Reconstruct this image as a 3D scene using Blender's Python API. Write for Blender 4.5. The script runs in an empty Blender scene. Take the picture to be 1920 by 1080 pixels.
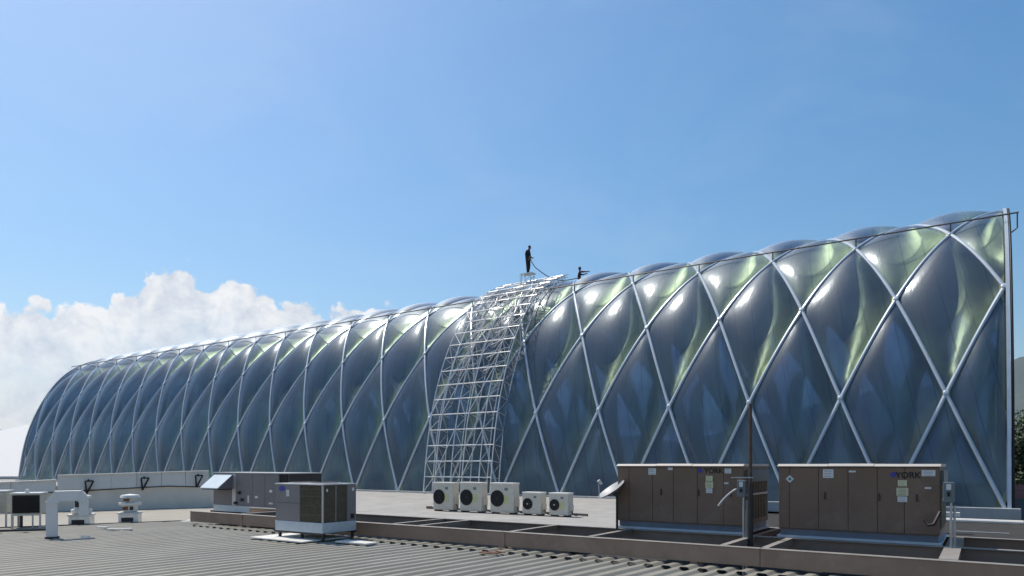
import bpy, bmesh, math, random
import numpy as np
from mathutils import Vector, Matrix
random.seed(7)
R = math.radians
sc = bpy.context.scene
COL = sc.collection

# ------------------------------------------------------------------ camera
FPX, HOR, CAMZ = 1312.3, 870.1, 1.7
cam = bpy.data.cameras.new('camera'); co = bpy.data.objects.new('camera', cam); COL.objects.link(co)
co.location = (0, 0, CAMZ); co.rotation_euler = (R(90), 0, 0)
cam.sensor_width = 36; cam.lens = FPX/1920*36; cam.shift_y = (HOR-540)/1920
cam.clip_end = 60000; cam.clip_start = .05
sc.camera = co

# ------------------------------------------------------------------ light
SUN_AZ, SUN_EL = R(-45), R(60)          # azimuth from +Y, negative = to the left
sun_dir = Vector((math.sin(SUN_AZ)*math.cos(SUN_EL), math.cos(SUN_AZ)*math.cos(SUN_EL), math.sin(SUN_EL)))
sl = bpy.data.lights.new('sun', 'SUN'); sl.energy = 4.3; sl.angle = R(.5); sl.color = (1, .93, .82)
so = bpy.data.objects.new('sun', sl); COL.objects.link(so)
so.rotation_euler = sun_dir.to_track_quat('Z', 'Y').to_euler()
sc.view_settings.view_transform = 'Standard'; sc.view_settings.look = 'None'
sc.view_settings.gamma = 1; sc.view_settings.use_curve_mapping = False
sc.view_settings.exposure = 0.0

def build_world():
    w = bpy.data.worlds.new('World'); sc.world = w; w.use_nodes = True
    nt = w.node_tree; nd = nt.nodes; lk = nt.links; nd.clear()
    def M(op, a, b=None, c=None, clamp=False):
        n = nd.new('ShaderNodeMath'); n.operation = op; n.use_clamp = clamp
        for i, v in enumerate((a, b, c)):
            if v is None: continue
            if isinstance(v, (int, float)): n.inputs[i].default_value = v
            else: lk.new(v, n.inputs[i])
        return n.outputs[0]
    def VM(op, a, b):
        n = nd.new('ShaderNodeVectorMath'); n.operation = op
        for i, v in enumerate((a, b)):
            if isinstance(v, (tuple, Vector)): n.inputs[i].default_value = v
            else: lk.new(v, n.inputs[i])
        return n.outputs[0]
    def noise(vec, scale, detail, rough=.55, dist=0):
        n = nd.new('ShaderNodeTexNoise'); n.inputs['Scale'].default_value = scale
        n.inputs['Detail'].default_value = detail; n.inputs['Roughness'].default_value = rough
        n.inputs['Distortion'].default_value = dist; lk.new(vec, n.inputs['Vector']); return n.outputs['Fac']
    def mixc(f, a, b):
        n = nd.new('ShaderNodeMix'); n.data_type = 'RGBA'
        for sock, v in ((n.inputs['Factor'], f), (n.inputs[6], a), (n.inputs[7], b)):
            if isinstance(v, (int, float)): sock.default_value = v
            elif isinstance(v, tuple): sock.default_value = (*v, 1)
            else: lk.new(v, sock)
        return n.outputs[2]
    def smooth(x, lo, hi):
        n = nd.new('ShaderNodeMapRange'); n.interpolation_type = 'SMOOTHSTEP'
        lk.new(x, n.inputs[0]); n.inputs[1].default_value = lo; n.inputs[2].default_value = hi; return n.outputs[0]
    sky = nd.new('ShaderNodeTexSky'); sky.sky_type = 'NISHITA'; sky.sun_disc = False
    sky.sun_elevation = SUN_EL; sky.sun_rotation = SUN_AZ
    sky.altitude = 500; sky.air_density = 1.3; sky.dust_density = 2.3; sky.ozone_density = 4.0
    tc = nd.new('ShaderNodeTexCoord'); P = tc.outputs['Generated']
    sep = nd.new('ShaderNodeSeparateXYZ'); lk.new(P, sep.inputs[0])
    x, y, z = sep.outputs
    az = M('ARCTAN2', x, y); el = M('ARCSINE', z)
    # outline of the cumulus bank: elevation of its top against azimuth
    px = [(-100,594),(0,572),(100,569),(215,567),(240,540),(290,522),(345,503),(385,522),(430,512),(470,545),(520,566),(560,566),(620,570),(690,580),(760,596),(900,640)]
    pts = [(-math.pi,.10),(-2.4,.2),(-1.7,.14),(-1.1,.19)]
    for a, b in px:
        t = math.atan((a-960)/FPX); e = math.atan((HOR-b)/FPX*math.cos(t)); pts.append((t, e))
    pts += [(.0,.10),(.12,.06),(.3,.05),(.6,.05),(.8,.06),(1.3,.12),(1.9,.2),(2.5,.13),(math.pi,.10)]
    fc = nd.new('ShaderNodeFloatCurve'); cu = fc.mapping.curves[0]; fc.mapping.use_clip = False
    q = [((t+math.pi)/(2*math.pi), e*2) for t, e in pts]
    while len(cu.points) < len(q): cu.points.new(.5, .5)
    for p, (a, b) in zip(cu.points, sorted(q)): p.location = (a, b); p.handle_type = 'VECTOR'
    fc.mapping.update()
    lk.new(M('DIVIDE', M('ADD', az, math.pi), 2*math.pi), fc.inputs['Value'])
    prof = M('MULTIPLY', fc.outputs[0], .5)
    n1 = noise(P, 17, 9, .62, .25); n2 = noise(P, 52, 5, .6)
    vo = nd.new('ShaderNodeTexVoronoi'); vo.feature = 'SMOOTH_F1'; vo.inputs['Scale'].default_value = 34; vo.inputs['Smoothness'].default_value = .35
    lk.new(P, vo.inputs['Vector'])
    bump = M('ADD', M('MULTIPLY', M('SUBTRACT', n1, .5), .075), M('MULTIPLY', M('SUBTRACT', .45, vo.outputs['Distance']), .030))
    bump = M('ADD', bump, M('MULTIPLY', M('SUBTRACT', n2, .5), .027))
    dens = M('SUBTRACT', M('ADD', prof, bump), el)
    mask = smooth(dens, -.001, .006)
    # soft modelling inside the cloud: the same billows sampled a little towards the sun
    Ps = VM('ADD', P, (-.012, 0, .016))
    n1s = noise(Ps, 17, 9, .62, .25)
    lit = M('MULTIPLY_ADD', M('SUBTRACT', n1, n1s), 3.2, .62, True)
    depth = smooth(dens, .0, .11)
    lit = M('MULTIPLY', lit, M('MULTIPLY_ADD', depth, -.22, 1.06))
    ccol = mixc(lit, (4.4, 4.8, 5.6), (7.7, 7.6, 7.45))
    # thin high veil and a paler horizon
    veil = M('MULTIPLY', smooth(noise(VM('MULTIPLY', P, (1, 1, 2.2)), 2.6, 7, .6, .6), .45, .8), .13)
    hs = nd.new('ShaderNodeHueSaturation'); hs.inputs['Saturation'].default_value = 1.3; hs.inputs['Hue'].default_value = .494; hs.inputs['Value'].default_value = 1.02; lk.new(sky.outputs[0], hs.inputs['Color'])
    base = mixc(veil, hs.outputs[0], (5.6, 6.3, 7.0))
    holes = smooth(noise(P, 9, 6, .6), .36, .62)
    fade = M('MULTIPLY', mask, M('MULTIPLY_ADD', depth, M('MULTIPLY_ADD', holes, .35, -.42), .97))
    out = mixc(fade, base, ccol)
    bg = nd.new('ShaderNodeBackground'); bg.inputs[1].default_value = .13
    lk.new(out, bg.inputs[0])
    wo = nd.new('ShaderNodeOutputWorld'); lk.new(bg.outputs[0], wo.inputs[0])
build_world()
sc.cycles.transparent_max_bounces = 24
sc.cycles.max_bounces = 8
sc.cycles.caustics_reflective = False; sc.cycles.caustics_refractive = False

# ------------------------------------------------------------------ frame of the place: d runs along the hall, n away from the viewer
TH = .5941; CT, ST = math.cos(TH), math.sin(TH)
def W(d, n, z=0): return Vector((-CT*d+ST*n, ST*d+CT*n, z))
def d_at(px, n):                       # where the sight line through column px meets the plane n
    t = (px-960)/FPX; Y = n/(t*ST+CT); return -t*Y*CT+Y*ST
def at(px, py, z=0):
    Y = FPX*(CAMZ-z)/(py-HOR); return Vector(((px-960)/FPX*Y, Y, z))
def atY(px, py, Y): return Vector(((px-960)/FPX*Y, Y, CAMZ-(py-HOR)*Y/FPX))
D0, SP, N0, NB = -.6366, 3.776, 31.43, 22

# ------------------------------------------------------------------ materials
def mat(name, col, rough=.6, metal=0, var=.12, scale=3, spec=.4, bump=0, bscale=40, dirt=None):
    m = bpy.data.materials.new(name); m.use_nodes = True; nt = m.node_tree; nd = nt.nodes; lk = nt.links
    b = nd['Principled BSDF']; b.inputs['Roughness'].default_value = rough; b.inputs['Metallic'].default_value = metal
    b.inputs['Specular IOR Level'].default_value = spec
    tc = nd.new('ShaderNodeTexCoord')
    n = nd.new('ShaderNodeTexNoise'); n.inputs['Scale'].default_value = scale; n.inputs['Detail'].default_value = 6
    n.inputs['Roughness'].default_value = .65
    lk.new(tc.outputs['Object'], n.inputs['Vector'])
    r = nd.new('ShaderNodeValToRGB'); lk.new(n.outputs['Fac'], r.inputs[0])
    r.color_ramp.elements[0].position = .3; r.color_ramp.elements[1].position = .7
    r.color_ramp.elements[0].color = (*[c*(1-var) for c in col], 1)
    r.color_ramp.elements[1].color = (*[min(1, c*(1+var)) for c in col], 1)
    out = r.outputs[0]
    if dirt:
        n2 = nd.new('ShaderNodeTexNoise'); n2.inputs['Scale'].default_value = dirt[1]; n2.inputs['Detail'].default_value = 8
        n2.inputs['Roughness'].default_value = .7; n2.inputs['Distortion'].default_value = .6
        lk.new(tc.outputs['Object'], n2.inputs['Vector'])
        mr = nd.new('ShaderNodeMapRange'); mr.inputs[1].default_value = .5; mr.inputs[2].default_value = .72
        mr.inputs[4].default_value = dirt[2]; lk.new(n2.outputs['Fac'], mr.inputs[0])
        mx = nd.new('ShaderNodeMix'); mx.data_type = 'RGBA'; lk.new(mr.outputs[0], mx.inputs['Factor'])
        lk.new(out, mx.inputs[6]); mx.inputs[7].default_value = (*dirt[0], 1); out = mx.outputs[2]
    lk.new(out, b.inputs['Base Color'])
    if bump:
        n3 = nd.new('ShaderNodeTexNoise'); n3.inputs['Scale'].default_value = bscale; n3.inputs['Detail'].default_value = 4
        lk.new(tc.outputs['Object'], n3.inputs['Vector'])
        bp = nd.new('ShaderNodeBump'); bp.inputs['Strength'].default_value = bump; bp.inputs['Distance'].default_value = .02
        lk.new(n3.outputs['Fac'], bp.inputs['Height']); lk.new(bp.outputs[0], b.inputs['Normal'])
    return m

def film(name, tint, scat, f_scat, rough, ior, boost, seed, gcol):
    # clear tinted foil: part passes straight through, part scatters, the rest reflects
    m = bpy.data.materials.new(name); m.use_nodes = True; nt = m.node_tree; nd = nt.nodes; lk = nt.links; nd.clear()
    def N(t): return nd.new(t)
    tc = N('ShaderNodeTexCoord')
    nz = N('ShaderNodeTexNoise'); nz.inputs['Scale'].default_value = .9; nz.inputs['Detail'].default_value = 5
    mp = N('ShaderNodeMapping'); mp.inputs['Scale'].default_value = (1.2, 1.2, .5); 
    oi = N('ShaderNodeObjectInfo'); cx = N('ShaderNodeCombineXYZ')
    for i_, f_ in enumerate((37, 61, 23)):
        q_ = N('ShaderNodeMath'); q_.operation = 'MULTIPLY'; lk.new(oi.outputs['Random'], q_.inputs[0]); q_.inputs[1].default_value = f_+seed; lk.new(q_.outputs[0], cx.inputs[i_])
    va = N('ShaderNodeVectorMath'); va.operation = 'ADD'; lk.new(tc.outputs['Object'], va.inputs[0]); lk.new(cx.outputs[0], va.inputs[1])
    lk.new(va.outputs[0], mp.inputs[0]); lk.new(mp.outputs[0], nz.inputs['Vector'])
    tr = N('ShaderNodeBsdfTransparent')
    rp = N('ShaderNodeValToRGB'); lk.new(nz.outputs['Fac'], rp.inputs[0])
    rp.color_ramp.elements[0].position = .3; rp.color_ramp.elements[1].position = .72
    rp.color_ramp.elements[0].color = (*[c*.8 for c in tint], 1); rp.color_ramp.elements[1].color = (*[min(1, c*1.15) for c in tint], 1)
    # welded seams between the foil strips
    sx = N('ShaderNodeSeparateXYZ'); lk.new(tc.outputs['Object'], sx.inputs[0])
    sk = N('ShaderNodeMath'); sk.operation = 'MULTIPLY_ADD'; lk.new(sx.outputs[2], sk.inputs[0]); sk.inputs[1].default_value = .22; lk.new(sx.outputs[0], sk.inputs[2])
    fr_ = N('ShaderNodeMath'); fr_.operation = 'PINGPONG'; lk.new(sk.outputs[0], fr_.inputs[0]); fr_.inputs[1].default_value = .42
    sr = N('ShaderNodeMapRange'); lk.new(fr_.outputs[0], sr.inputs[0]); sr.inputs[1].default_value = .0; sr.inputs[2].default_value = .05; sr.inputs[3].default_value = .72; sr.inputs[4].default_value = 1
    sv = N('ShaderNodeVectorMath'); sv.operation = 'SCALE'; lk.new(rp.outputs[0], sv.inputs[0]); lk.new(sr.outputs[0], sv.inputs[3])
    lk.new(sv.outputs[0], tr.inputs[0])
    tl = N('ShaderNodeBsdfTranslucent'); tl.inputs[0].default_value = (*scat, 1)
    df = N('ShaderNodeBsdfDiffuse'); df.inputs[0].default_value = (*scat, 1)
    sm = N('ShaderNodeMixShader'); sm.inputs[0].default_value = .5; lk.new(tl.outputs[0], sm.inputs[1]); lk.new(df.outputs[0], sm.inputs[2])
    m1 = N('ShaderNodeMixShader'); m1.inputs[0].default_value = f_scat
    lk.new(tr.outputs[0], m1.inputs[1]); lk.new(sm.outputs[0], m1.inputs[2])
    gl = N('ShaderNodeBsdfGlossy'); gl.inputs['Roughness'].default_value = rough; gl.inputs[0].default_value = (*gcol, 1)
    n2 = N('ShaderNodeTexNoise'); n2.inputs['Scale'].default_value = 1.6; n2.inputs['Detail'].default_value = 5
    mp2 = N('ShaderNodeMapping'); mp2.inputs['Scale'].default_value = (2.2, 1.4, .45); lk.new(va.outputs[0], mp2.inputs[0]); lk.new(mp2.outputs[0], n2.inputs['Vector'])
    bp = N('ShaderNodeBump'); bp.inputs['Strength'].default_value = .20; bp.inputs['Distance'].default_value = .07
    lk.new(n2.outputs['Fac'], bp.inputs['Height']); lk.new(bp.outputs[0], gl.inputs['Normal'])
    g2 = N('ShaderNodeBsdfGlossy'); g2.inputs['Roughness'].default_value = rough+.26; g2.inputs[0].default_value = (*gcol, 1)
    gm = N('ShaderNodeMixShader'); gm.inputs[0].default_value = .45; lk.new(gl.outputs[0], gm.inputs[1]); lk.new(g2.outputs[0], gm.inputs[2])
    fr = N('ShaderNodeFresnel'); fr.inputs[0].default_value = ior
    mm = N('ShaderNodeMath'); mm.operation = 'MULTIPLY_ADD'; mm.use_clamp = True
    lk.new(fr.outputs[0], mm.inputs[0]); mm.inputs[1].default_value = boost; mm.inputs[2].default_value = .02
    m2 = N('ShaderNodeMixShader'); lk.new(mm.outputs[0], m2.inputs[0]); lk.new(m1.outputs[0], m2.inputs[1]); lk.new(gm.outputs[0], m2.inputs[2])
    o = N('ShaderNodeOutputMaterial'); lk.new(m2.outputs[0], o.inputs[0])
    return m

MT = {}
MT['film_out'] = film('outer_film', (.66, .77, .96), (.15, .22, .45), .24, .20, 1.45, .70, 0, (.84, .93, 1))
MT['film_in'] = film('inner_film', (.64, .73, .88), (.09, .14, .27), .26, .34, 1.6, 4.8, 7, (1, .98, .52))
MT['rib'] = mat('painted_tube', (.52, .57, .62), .34, .2, .08, 2)
MT['inner'] = mat('inner_steel', (.035, .042, .06), .5, .3, .1, 2)
MT['galv'] = mat('galvanised_tube', (.80, .79, .76), .30, .35, .15, 5)
MT['dark_rail'] = mat('dark_rail', (.10, .09, .085), .5, .2)
MT['curb'] = mat('curb_concrete', (.40, .41, .40), .85, 0, .12, 2)
MT['sheet'] = mat('roof_sheet', (.262, .246, .205), .55, .05, .12, .8, dirt=((.225, .195, .145), .55, .55))
MT['slab'] = mat('roof_membrane', (.345, .33, .305), .85, 0, .14, 1.2, bump=.2, bscale=30, dirt=((.235, .22, .20), .45, .8))
MT['farroof'] = mat('left_roof', (.33, .305, .255), .8, 0, .08, 1.0, dirt=((.26, .235, .19), .4, .6))
MT['bitumen'] = mat('bitumen', (.035, .034, .033), .9, 0, .3, 3)
MT['wall'] = mat('render_wall', (.42, .40, .37), .9)
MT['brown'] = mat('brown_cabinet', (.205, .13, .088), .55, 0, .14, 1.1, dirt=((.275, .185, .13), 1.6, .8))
MT['sunlit_top'] = mat('sunlit_lid', (.52, .47, .41), .45, .2, .1)  # paler than the cabinet so the unit tops read as sunlit
MT['beam'] = mat('brown_steel', (.27, .19, .14), .6, .1, .2, .6, dirt=((.38, .275, .21), 1.5, .6))
MT['beam_top'] = mat('steel_flange', (.30, .27, .24), .55, .2, .2, 3)
MT['black'] = mat('black_void', (.012, .012, .013), .7)
MT['dark'] = mat('dark_metal', (.045, .042, .042), .5, .3)
MT['coil'] = mat('coil_fins', (.16, .14, .10), .6, .3, .25, 9)
MT['grey_cab'] = mat('grey_cabinet', (.21, .195, .195), .5, .1, .08, 2, dirt=((.26, .24, .25), 2, .5))
MT['grey_cab2'] = mat('grey_cabinet_old', (.185, .17, .175), .5, .1, .08, 2)
MT['skirt'] = mat('galvanised_skirt', (.50, .56, .60), .45, .3, .1, 3)
MT['base'] = mat('unit_base', (.17, .19, .23), .5, .2, .15, 3)
MT['white'] = mat('white_enamel', (.76, .73, .67), .45, 0, .06, 3, dirt=((.52, .50, .46), 2.5, .5))
MT['offwhite'] = mat('offwhite_enamel', (.60, .56, .47), .5, 0, .06, 3, dirt=((.45, .41, .33), 3, .6))
MT['white_panel'] = mat('white_cladding', (.68, .63, .55), .7, 0, .06, 1, dirt=((.54, .50, .43), .9, .6))
MT['duct'] = mat('duct_white', (.66, .665, .67), .4, .2, .05, 2)
MT['rust'] = mat('rusty_steel', (.21, .10, .06), .8, .1, .3, 8)
MT['grey_box'] = mat('grey_switch', (.16, .19, .20), .5, .2)
MT['conduit'] = mat('conduit', (.50, .50, .49), .4, .6)
MT['label_w'] = mat('paper_white', (.72, .71, .68), .7, 0, .05)
MT['label_y'] = mat('paper_yellow', (.70, .66, .40), .7, 0, .05)
MT['blue'] = mat('logo_blue', (.05, .06, .33), .5, 0, .03)
MT['ink'] = mat('black_ink', (.012, .011, .012), .6)
MT['grey_ink'] = mat('grey_ink', (.25, .25, .26), .6)
MT['green_ink'] = mat('green_ink', (.05, .26, .22), .6)
MT['eco'] = mat('efficiency_label', (.55, .57, .27), .6)
MT['dish'] = mat('dish_grey', (.36, .36, .36), .5, .1)
MT['jacket'] = mat('dark_cloth', (.012, .012, .016), .9)
MT['trouser'] = mat('dark_trouser', (.018, .018, .024), .9)
MT['jacket_r'] = mat('maroon_cloth', (.085, .022, .016), .9)
MT['skin'] = mat('skin', (.24, .13, .085), .6)
MT['hair'] = mat('hair', (.012, .010, .009), .7)
MT['ground'] = mat('city_ground', (.13, .12, .10), .95, 0, .5, .02)
MT['hill'] = mat('hill', (.06, .075, .05), .95, 0, .35, .004)
MT['tent'] = mat('tent_fabric', (.56, .56, .55), .7, 0, .03)
MT['teal'] = mat('teal_paint', (.02, .30, .33), .6)
MT['beige'] = mat('beige_render', (.47, .41, .34), .85, 0, .1)
MT['red_roof'] = mat('red_tiles', (.32, .10, .07), .8, 0, .3, 2)
MT['bark'] = mat('bark', (.07, .05, .04), .9)
MT['floor_in'] = mat('hall_floor', (.06, .06, .06), .7)
def leafmat():
    m = mat('leaves', (.05, .075, .03), .6, 0, .5, 1.2); return m
MT['leaf'] = leafmat()

# ------------------------------------------------------------------ mesh helpers
class MB:
    def __init__(s): s.v = []; s.f = []; s.m = []
    def add(s, vs, fs, mi=0):
        o = len(s.v); s.v += [tuple(v) for v in vs]; s.f += [tuple(i+o for i in f) for f in fs]; s.m += [mi]*len(fs); return s
    def box(s, c, size, mi=0, rot=None):
        x, y, z = [a/2 for a in size]
        vs = [Vector(p) for p in ((-x,-y,-z),(x,-y,-z),(x,y,-z),(-x,y,-z),(-x,-y,z),(x,-y,z),(x,y,z),(-x,y,z))]
        if rot: vs = [rot @ v for v in vs]
        c = Vector(c); vs = [v+c for v in vs]
        return s.add(vs, [(0,3,2,1),(4,5,6,7),(0,1,5,4),(1,2,6,5),(2,3,7,6),(3,0,4,7)], mi)
    def bx(s, x0, x1, y0, y1, z0, z1, mi=0): return s.box(((x0+x1)/2,(y0+y1)/2,(z0+z1)/2), (x1-x0,y1-y0,z1-z0), mi)
    def tube(s, pts, r, seg=8, mi=0, caps=True):
        pts = [Vector(p) for p in pts]; n = len(pts); vs = []
        rs = r if isinstance(r, (list, tuple)) else [r]*n
        up = None
        for i, p in enumerate(pts):
            t = (pts[min(i+1, n-1)]-pts[max(i-1, 0)]).normalized()
            if up is None:
                up = Vector((0,0,1)) if abs(t.z) < .9 else Vector((1,0,0))
            a = t.cross(up).normalized(); b = a.cross(t).normalized(); up = b
            for k in range(seg):
                q = 2*math.pi*k/seg; vs.append(p+a*math.cos(q)*rs[i]+b*math.sin(q)*rs[i])
        fs = []
        for i in range(n-1):
            for k in range(seg):
                k2 = (k+1) % seg; fs.append((i*seg+k, i*seg+k2, (i+1)*seg+k2, (i+1)*seg+k))
        if caps: fs += [tuple(range(seg-1, -1, -1)), tuple((n-1)*seg+k for k in range(seg))]
        return s.add(vs, fs, mi)
    def prism(s, poly, axis_vec, mi=0):
        poly = [Vector(p) for p in poly]; a = Vector(axis_vec); n = len(poly)
        vs = poly+[p+a for p in poly]
        fs = [tuple(range(n-1, -1, -1)), tuple(range(n, 2*n))]+[(i, (i+1) % n, n+(i+1) % n, n+i) for i in range(n)]
        return s.add(vs, fs, mi)
    def lathe(s, prof, seg=20, c=(0,0,0), mi=0, M=None):
        vs = []; c = Vector(c)
        for r, z in prof:
            for k in range(seg):
                q = 2*math.pi*k/seg; v = Vector((r*math.cos(q), r*math.sin(q), z))
                vs.append((M @ v if M else v)+c)
        fs = [(i*seg+k, i*seg+(k+1) % seg, (i+1)*seg+(k+1) % seg, (i+1)*seg+k) for i in range(len(prof)-1) for k in range(seg)]
        return s.add(vs, fs, mi)
    def mesh(s, name, mats, smooth=False):
        me = bpy.data.meshes.new(name); me.from_pydata(s.v, [], s.f); me.update()
        for m in (mats if isinstance(mats, (list, tuple)) else [mats]): me.materials.append(m)
        me.polygons.foreach_set('material_index', s.m)
        bm = bmesh.new(); bm.from_mesh(me); bmesh.ops.recalc_face_normals(bm, faces=bm.faces); bm.to_mesh(me); bm.free()
        if smooth: me.polygons.foreach_set('use_smooth', [True]*len(me.polygons))
        return me
    def build(s, name, mats, parent=None, smooth=False, bevel=0):
        o = bpy.data.objects.new(name, s.mesh(name, mats, smooth)); COL.objects.link(o)
        if parent: o.parent = parent
        if bevel:
            b = o.modifiers.new('bevel', 'BEVEL'); b.width = bevel; b.segments = 2; b.limit_method = 'ANGLE'
        if smooth and smooth != 'all':
            o.data.set_sharp_from_angle(angle=R(40))
        return o
def link_mesh(name, me, parent, loc=(0,0,0)):
    o = bpy.data.objects.new(name, me); COL.objects.link(o); o.parent = parent; o.location = loc; return o
def tag(o, label=None, cat=None, group=None, kind=None):
    for k, v in (('label', label), ('category', cat), ('group', group), ('kind', kind)):
        if v: o[k] = v
    return o
def thing(name, loc, rz, label, cat, group=None):
    o = bpy.data.objects.new(name, None); COL.objects.link(o); o.location = loc; o.rotation_euler = (0, 0, rz); o.empty_display_size = .2
    return tag(o, label, cat, group)
def copy_tree(o, parent=None):
    c = o.copy(); COL.objects.link(c)
    if parent: c.parent = parent
    for ch in o.children: copy_tree(ch, c)
    return c
def text_mesh(txt, size):
    cu = bpy.data.curves.new('lettering', 'FONT'); cu.body = txt; cu.size = size; cu.extrude = .001; cu.align_x = 'CENTER'; cu.align_y = 'CENTER'; cu.offset = size*.02
    o = bpy.data.objects.new('tmp', cu); COL.objects.link(o)
    dg = bpy.context.evaluated_depsgraph_get(); me = bpy.data.meshes.new_from_object(o.evaluated_get(dg))
    bpy.data.objects.remove(o); return me
def add_text(txt, size, m, parent, loc, rx=R(90), name='lettering', sx=1):
    me = text_mesh(txt, size); me.materials.clear(); me.materials.append(m)
    o = bpy.data.objects.new(name, me); COL.objects.link(o); o.parent = parent; o.location = loc; o.rotation_euler = (rx, 0, 0); o.scale = (sx, 1, 1)
    return o

# ================================================================== SETTING
# ground far below, out to the horizon
g = MB(); g.add([(-5400,-5400,-9.5),(5400,-5400,-9.5),(5400,5400,-9.5),(-5400,5400,-9.5)], [(0,1,2,3)])
tag(g.build('ground', MT['ground']), 'brown grey city ground far below the roofs', 'ground', kind='structure')

# hills
def hills():
    mb = MB(); n = 240; rows = 7
    vs = []
    for i in range(n):
        a = 2*math.pi*i/n
        h = 235+40*math.sin(3*a+2)+45*math.sin(7*a+2.2)+35*math.sin(17*a)+22*math.sin(41*a+1)+12*math.sin(83*a)
        dev = abs((a-.98+math.pi) % (2*math.pi)-math.pi)          # the right-hand edge of view
        h = h+380*math.exp(-(dev/.22)**2)
        for j in range(rows):
            u = j/(rows-1); rr = 3600+1300*u+60*math.sin(9*a+j)
            vs.append((rr*math.cos(a), rr*math.sin(a), -12+max(60, h)*u**1.3*(1+.05*math.sin(23*a+j*2))))
    fs = [(i*rows+j, ((i+1) % n)*rows+j, ((i+1) % n)*rows+j+1, i*rows+j+1) for i in range(n) for j in range(rows-1)]
    mb.add(vs, fs)
    tag(mb.build('hills', MT['hill'], smooth='all'), 'hazy blue mountain range on the horizon', 'hills', kind='structure')
hills()

# --- metal roof in the foreground: separate ribbed sheets
RD = Vector((.621, .784, 0)).normalized(); RP = Vector((RD.y, -RD.x, 0))     # along / across the ribs
NF = 11.17                                                                     # front beam plane
nv = Vector((ST, CT, 0)); dv = Vector((-CT, ST, 0))
rib_pitch, rib_h = .30, .036
roof = MB().box((0,0,0), (.01,.01,.01)).build('metal_roof', MT['sheet']); roof.location = (0, 0, -.3)
tag(roof, 'light grey ribbed metal roof across the foreground', 'roof', kind='structure')
e_dir = Vector((.86, .51, 0)).normalized()
seamA = at(0, 992, 0)                                                          # far edge of the metal roof on the left
seam_n = Vector((-e_dir.y, e_dir.x, 0))
def far_len(c):                              # c: offset across; how far a rib at that offset runs (along RD) before an edge
    p = RP*c
    t1 = (NF-.42-p.dot(nv))/RD.dot(nv)       # the lap in front of the beam
    dd = p+RD*t1
    if dd.dot(dv) > 17.6:                    # left of the frame: runs on to the seam
        den = RD.dot(seam_n)
        t2 = (seamA-p).dot(seam_n)/den
        tb = t2 if t2 > 0 else 40
        return min(max(t1, tb), 60), False
    return t1, True
# clip polygons by an ordered list of half planes (point, inward normal)
def clip_poly(poly, planes):
    for P0, Nn in planes:
        out = []
        for i in range(len(poly)):
            a, b = poly[i], poly[(i+1) % len(poly)]
            da, db = (a-P0).dot(Nn), (b-P0).dot(Nn)
            if da >= 0: out.append(a)
            if da*db < 0: out.append(a+(b-a)*(da/(da-db)))
        poly = out
        if len(poly) < 3: return []
    return poly
D_LEFT = 17.62
def rib_strips(c0, nrib, z0):
    # cross-section strips of one sheet: list of (offset0, z0, offset1, z1)
    st = []
    for i in range(nrib):
        b = c0+i*rib_pitch
        prof = [(0, 0), (.105, 0), (.150, rib_h), (.255, rib_h), (.30, 0)]
        for (a, za), (q, zq) in zip(prof[:-1], prof[1:]): st.append((b+a, z0+za, b+q, z0+zq))
    return st
front_planes_right = [(W(0, NF-.38), -nv), (W(D_LEFT, 0), -dv)]
front_planes_left = [(W(D_LEFT, 0), dv), (seamA, -seam_n)]
lap_planes = [(W(0, NF-.42), nv), (W(0, NF+.06), -nv), (W(D_LEFT, 0), -dv)]
def sheet(name, c0, nrib, planes, z0, far=45, near=-9):
    mb = MB()
    for (a, za, b, zb) in rib_strips(c0, nrib, z0):
        q = [RP*a+RD*near, RP*b+RD*near, RP*b+RD*far, RP*a+RD*far]
        poly = clip_poly([v.copy() for v in q], planes)
        if not poly: continue
        vs = []
        for v in poly:
            t = (v.dot(RP)-a)/(b-a); vs.append((v.x, v.y, za+(zb-za)*t))
        mb.add(vs, [tuple(range(len(vs)))])
    if mb.v:
        o = mb.build(name, MT['sheet'], roof); o.matrix_parent_inverse = roof.matrix_world.inverted() if False else Matrix.Translation((0, 0, .3))
        return o
c = -27.0; k = 0
while c < 9.5:
    zz = .004*((k % 2))
    sheet('roof_sheet', c, 4, front_planes_right, zz)
    sheet('roof_sheet', c, 4, front_planes_left, zz)
    sheet('lap_sheet', c+.13, 4, lap_planes, zz+.03)
    c += 1.2; k += 1

def flat(name, pts, m, z0, z1, label, cat='roof', parent=None):
    poly = [Vector((p[0], p[1], z0)) for p in pts]
    o = MB().prism(poly, (0, 0, z1-z0)).build(name, m, parent)
    return tag(o, label, cat, kind='structure')
dS = W(0,0)
D_SLAB = d_at(1162, 17)
# pale membrane roof where the small condensers stand
P_ = [W(D_SLAB, 17), W(D_SLAB, 60), W(100, 60), W(100, 17)]
flat('membrane_roof', P_, MT['slab'], -.35, 0, 'pale flat membrane roof in front of the glazed vault')
AP = MB()
ap = [(D_SLAB, 13.22, .30), (D_SLAB, 17.0, -.004), (D_LEFT-.1, 17.0, -.004), (D_LEFT-.1, 13.22, .30)]
AP.add([W(*p) for p in ap]+[W(p[0], p[1], -.36) for p in ap], [(0,1,2,3),(4,7,6,5),(0,4,5,1),(1,5,6,2),(2,6,7,3),(3,7,4,0)])
tag(AP.build('roof_apron', MT['slab']), 'pale sloping roof apron behind the brown steel frame', 'roof', kind='structure')
# roof strip on the left beyond the ribbed sheets, running up to the white parapet
def seam(t, off): v = seamA+e_dir*t+seam_n*off; return v
fr = [seam(-40, .02), seam(9.2, .02), W(D_LEFT, 17.0)+dv*1.2, W(D_LEFT, 17)+dv*30, seam(-40, 14)]
flat('left_roof', [seam(-40, .05), seam(7.4, .05), W(D_LEFT+.2, 16.98), W(36, 16.98), seam(-40, 15)], MT['farroof'], -.34, -.012, 'flat grey roof strip below the white parapet')
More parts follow.
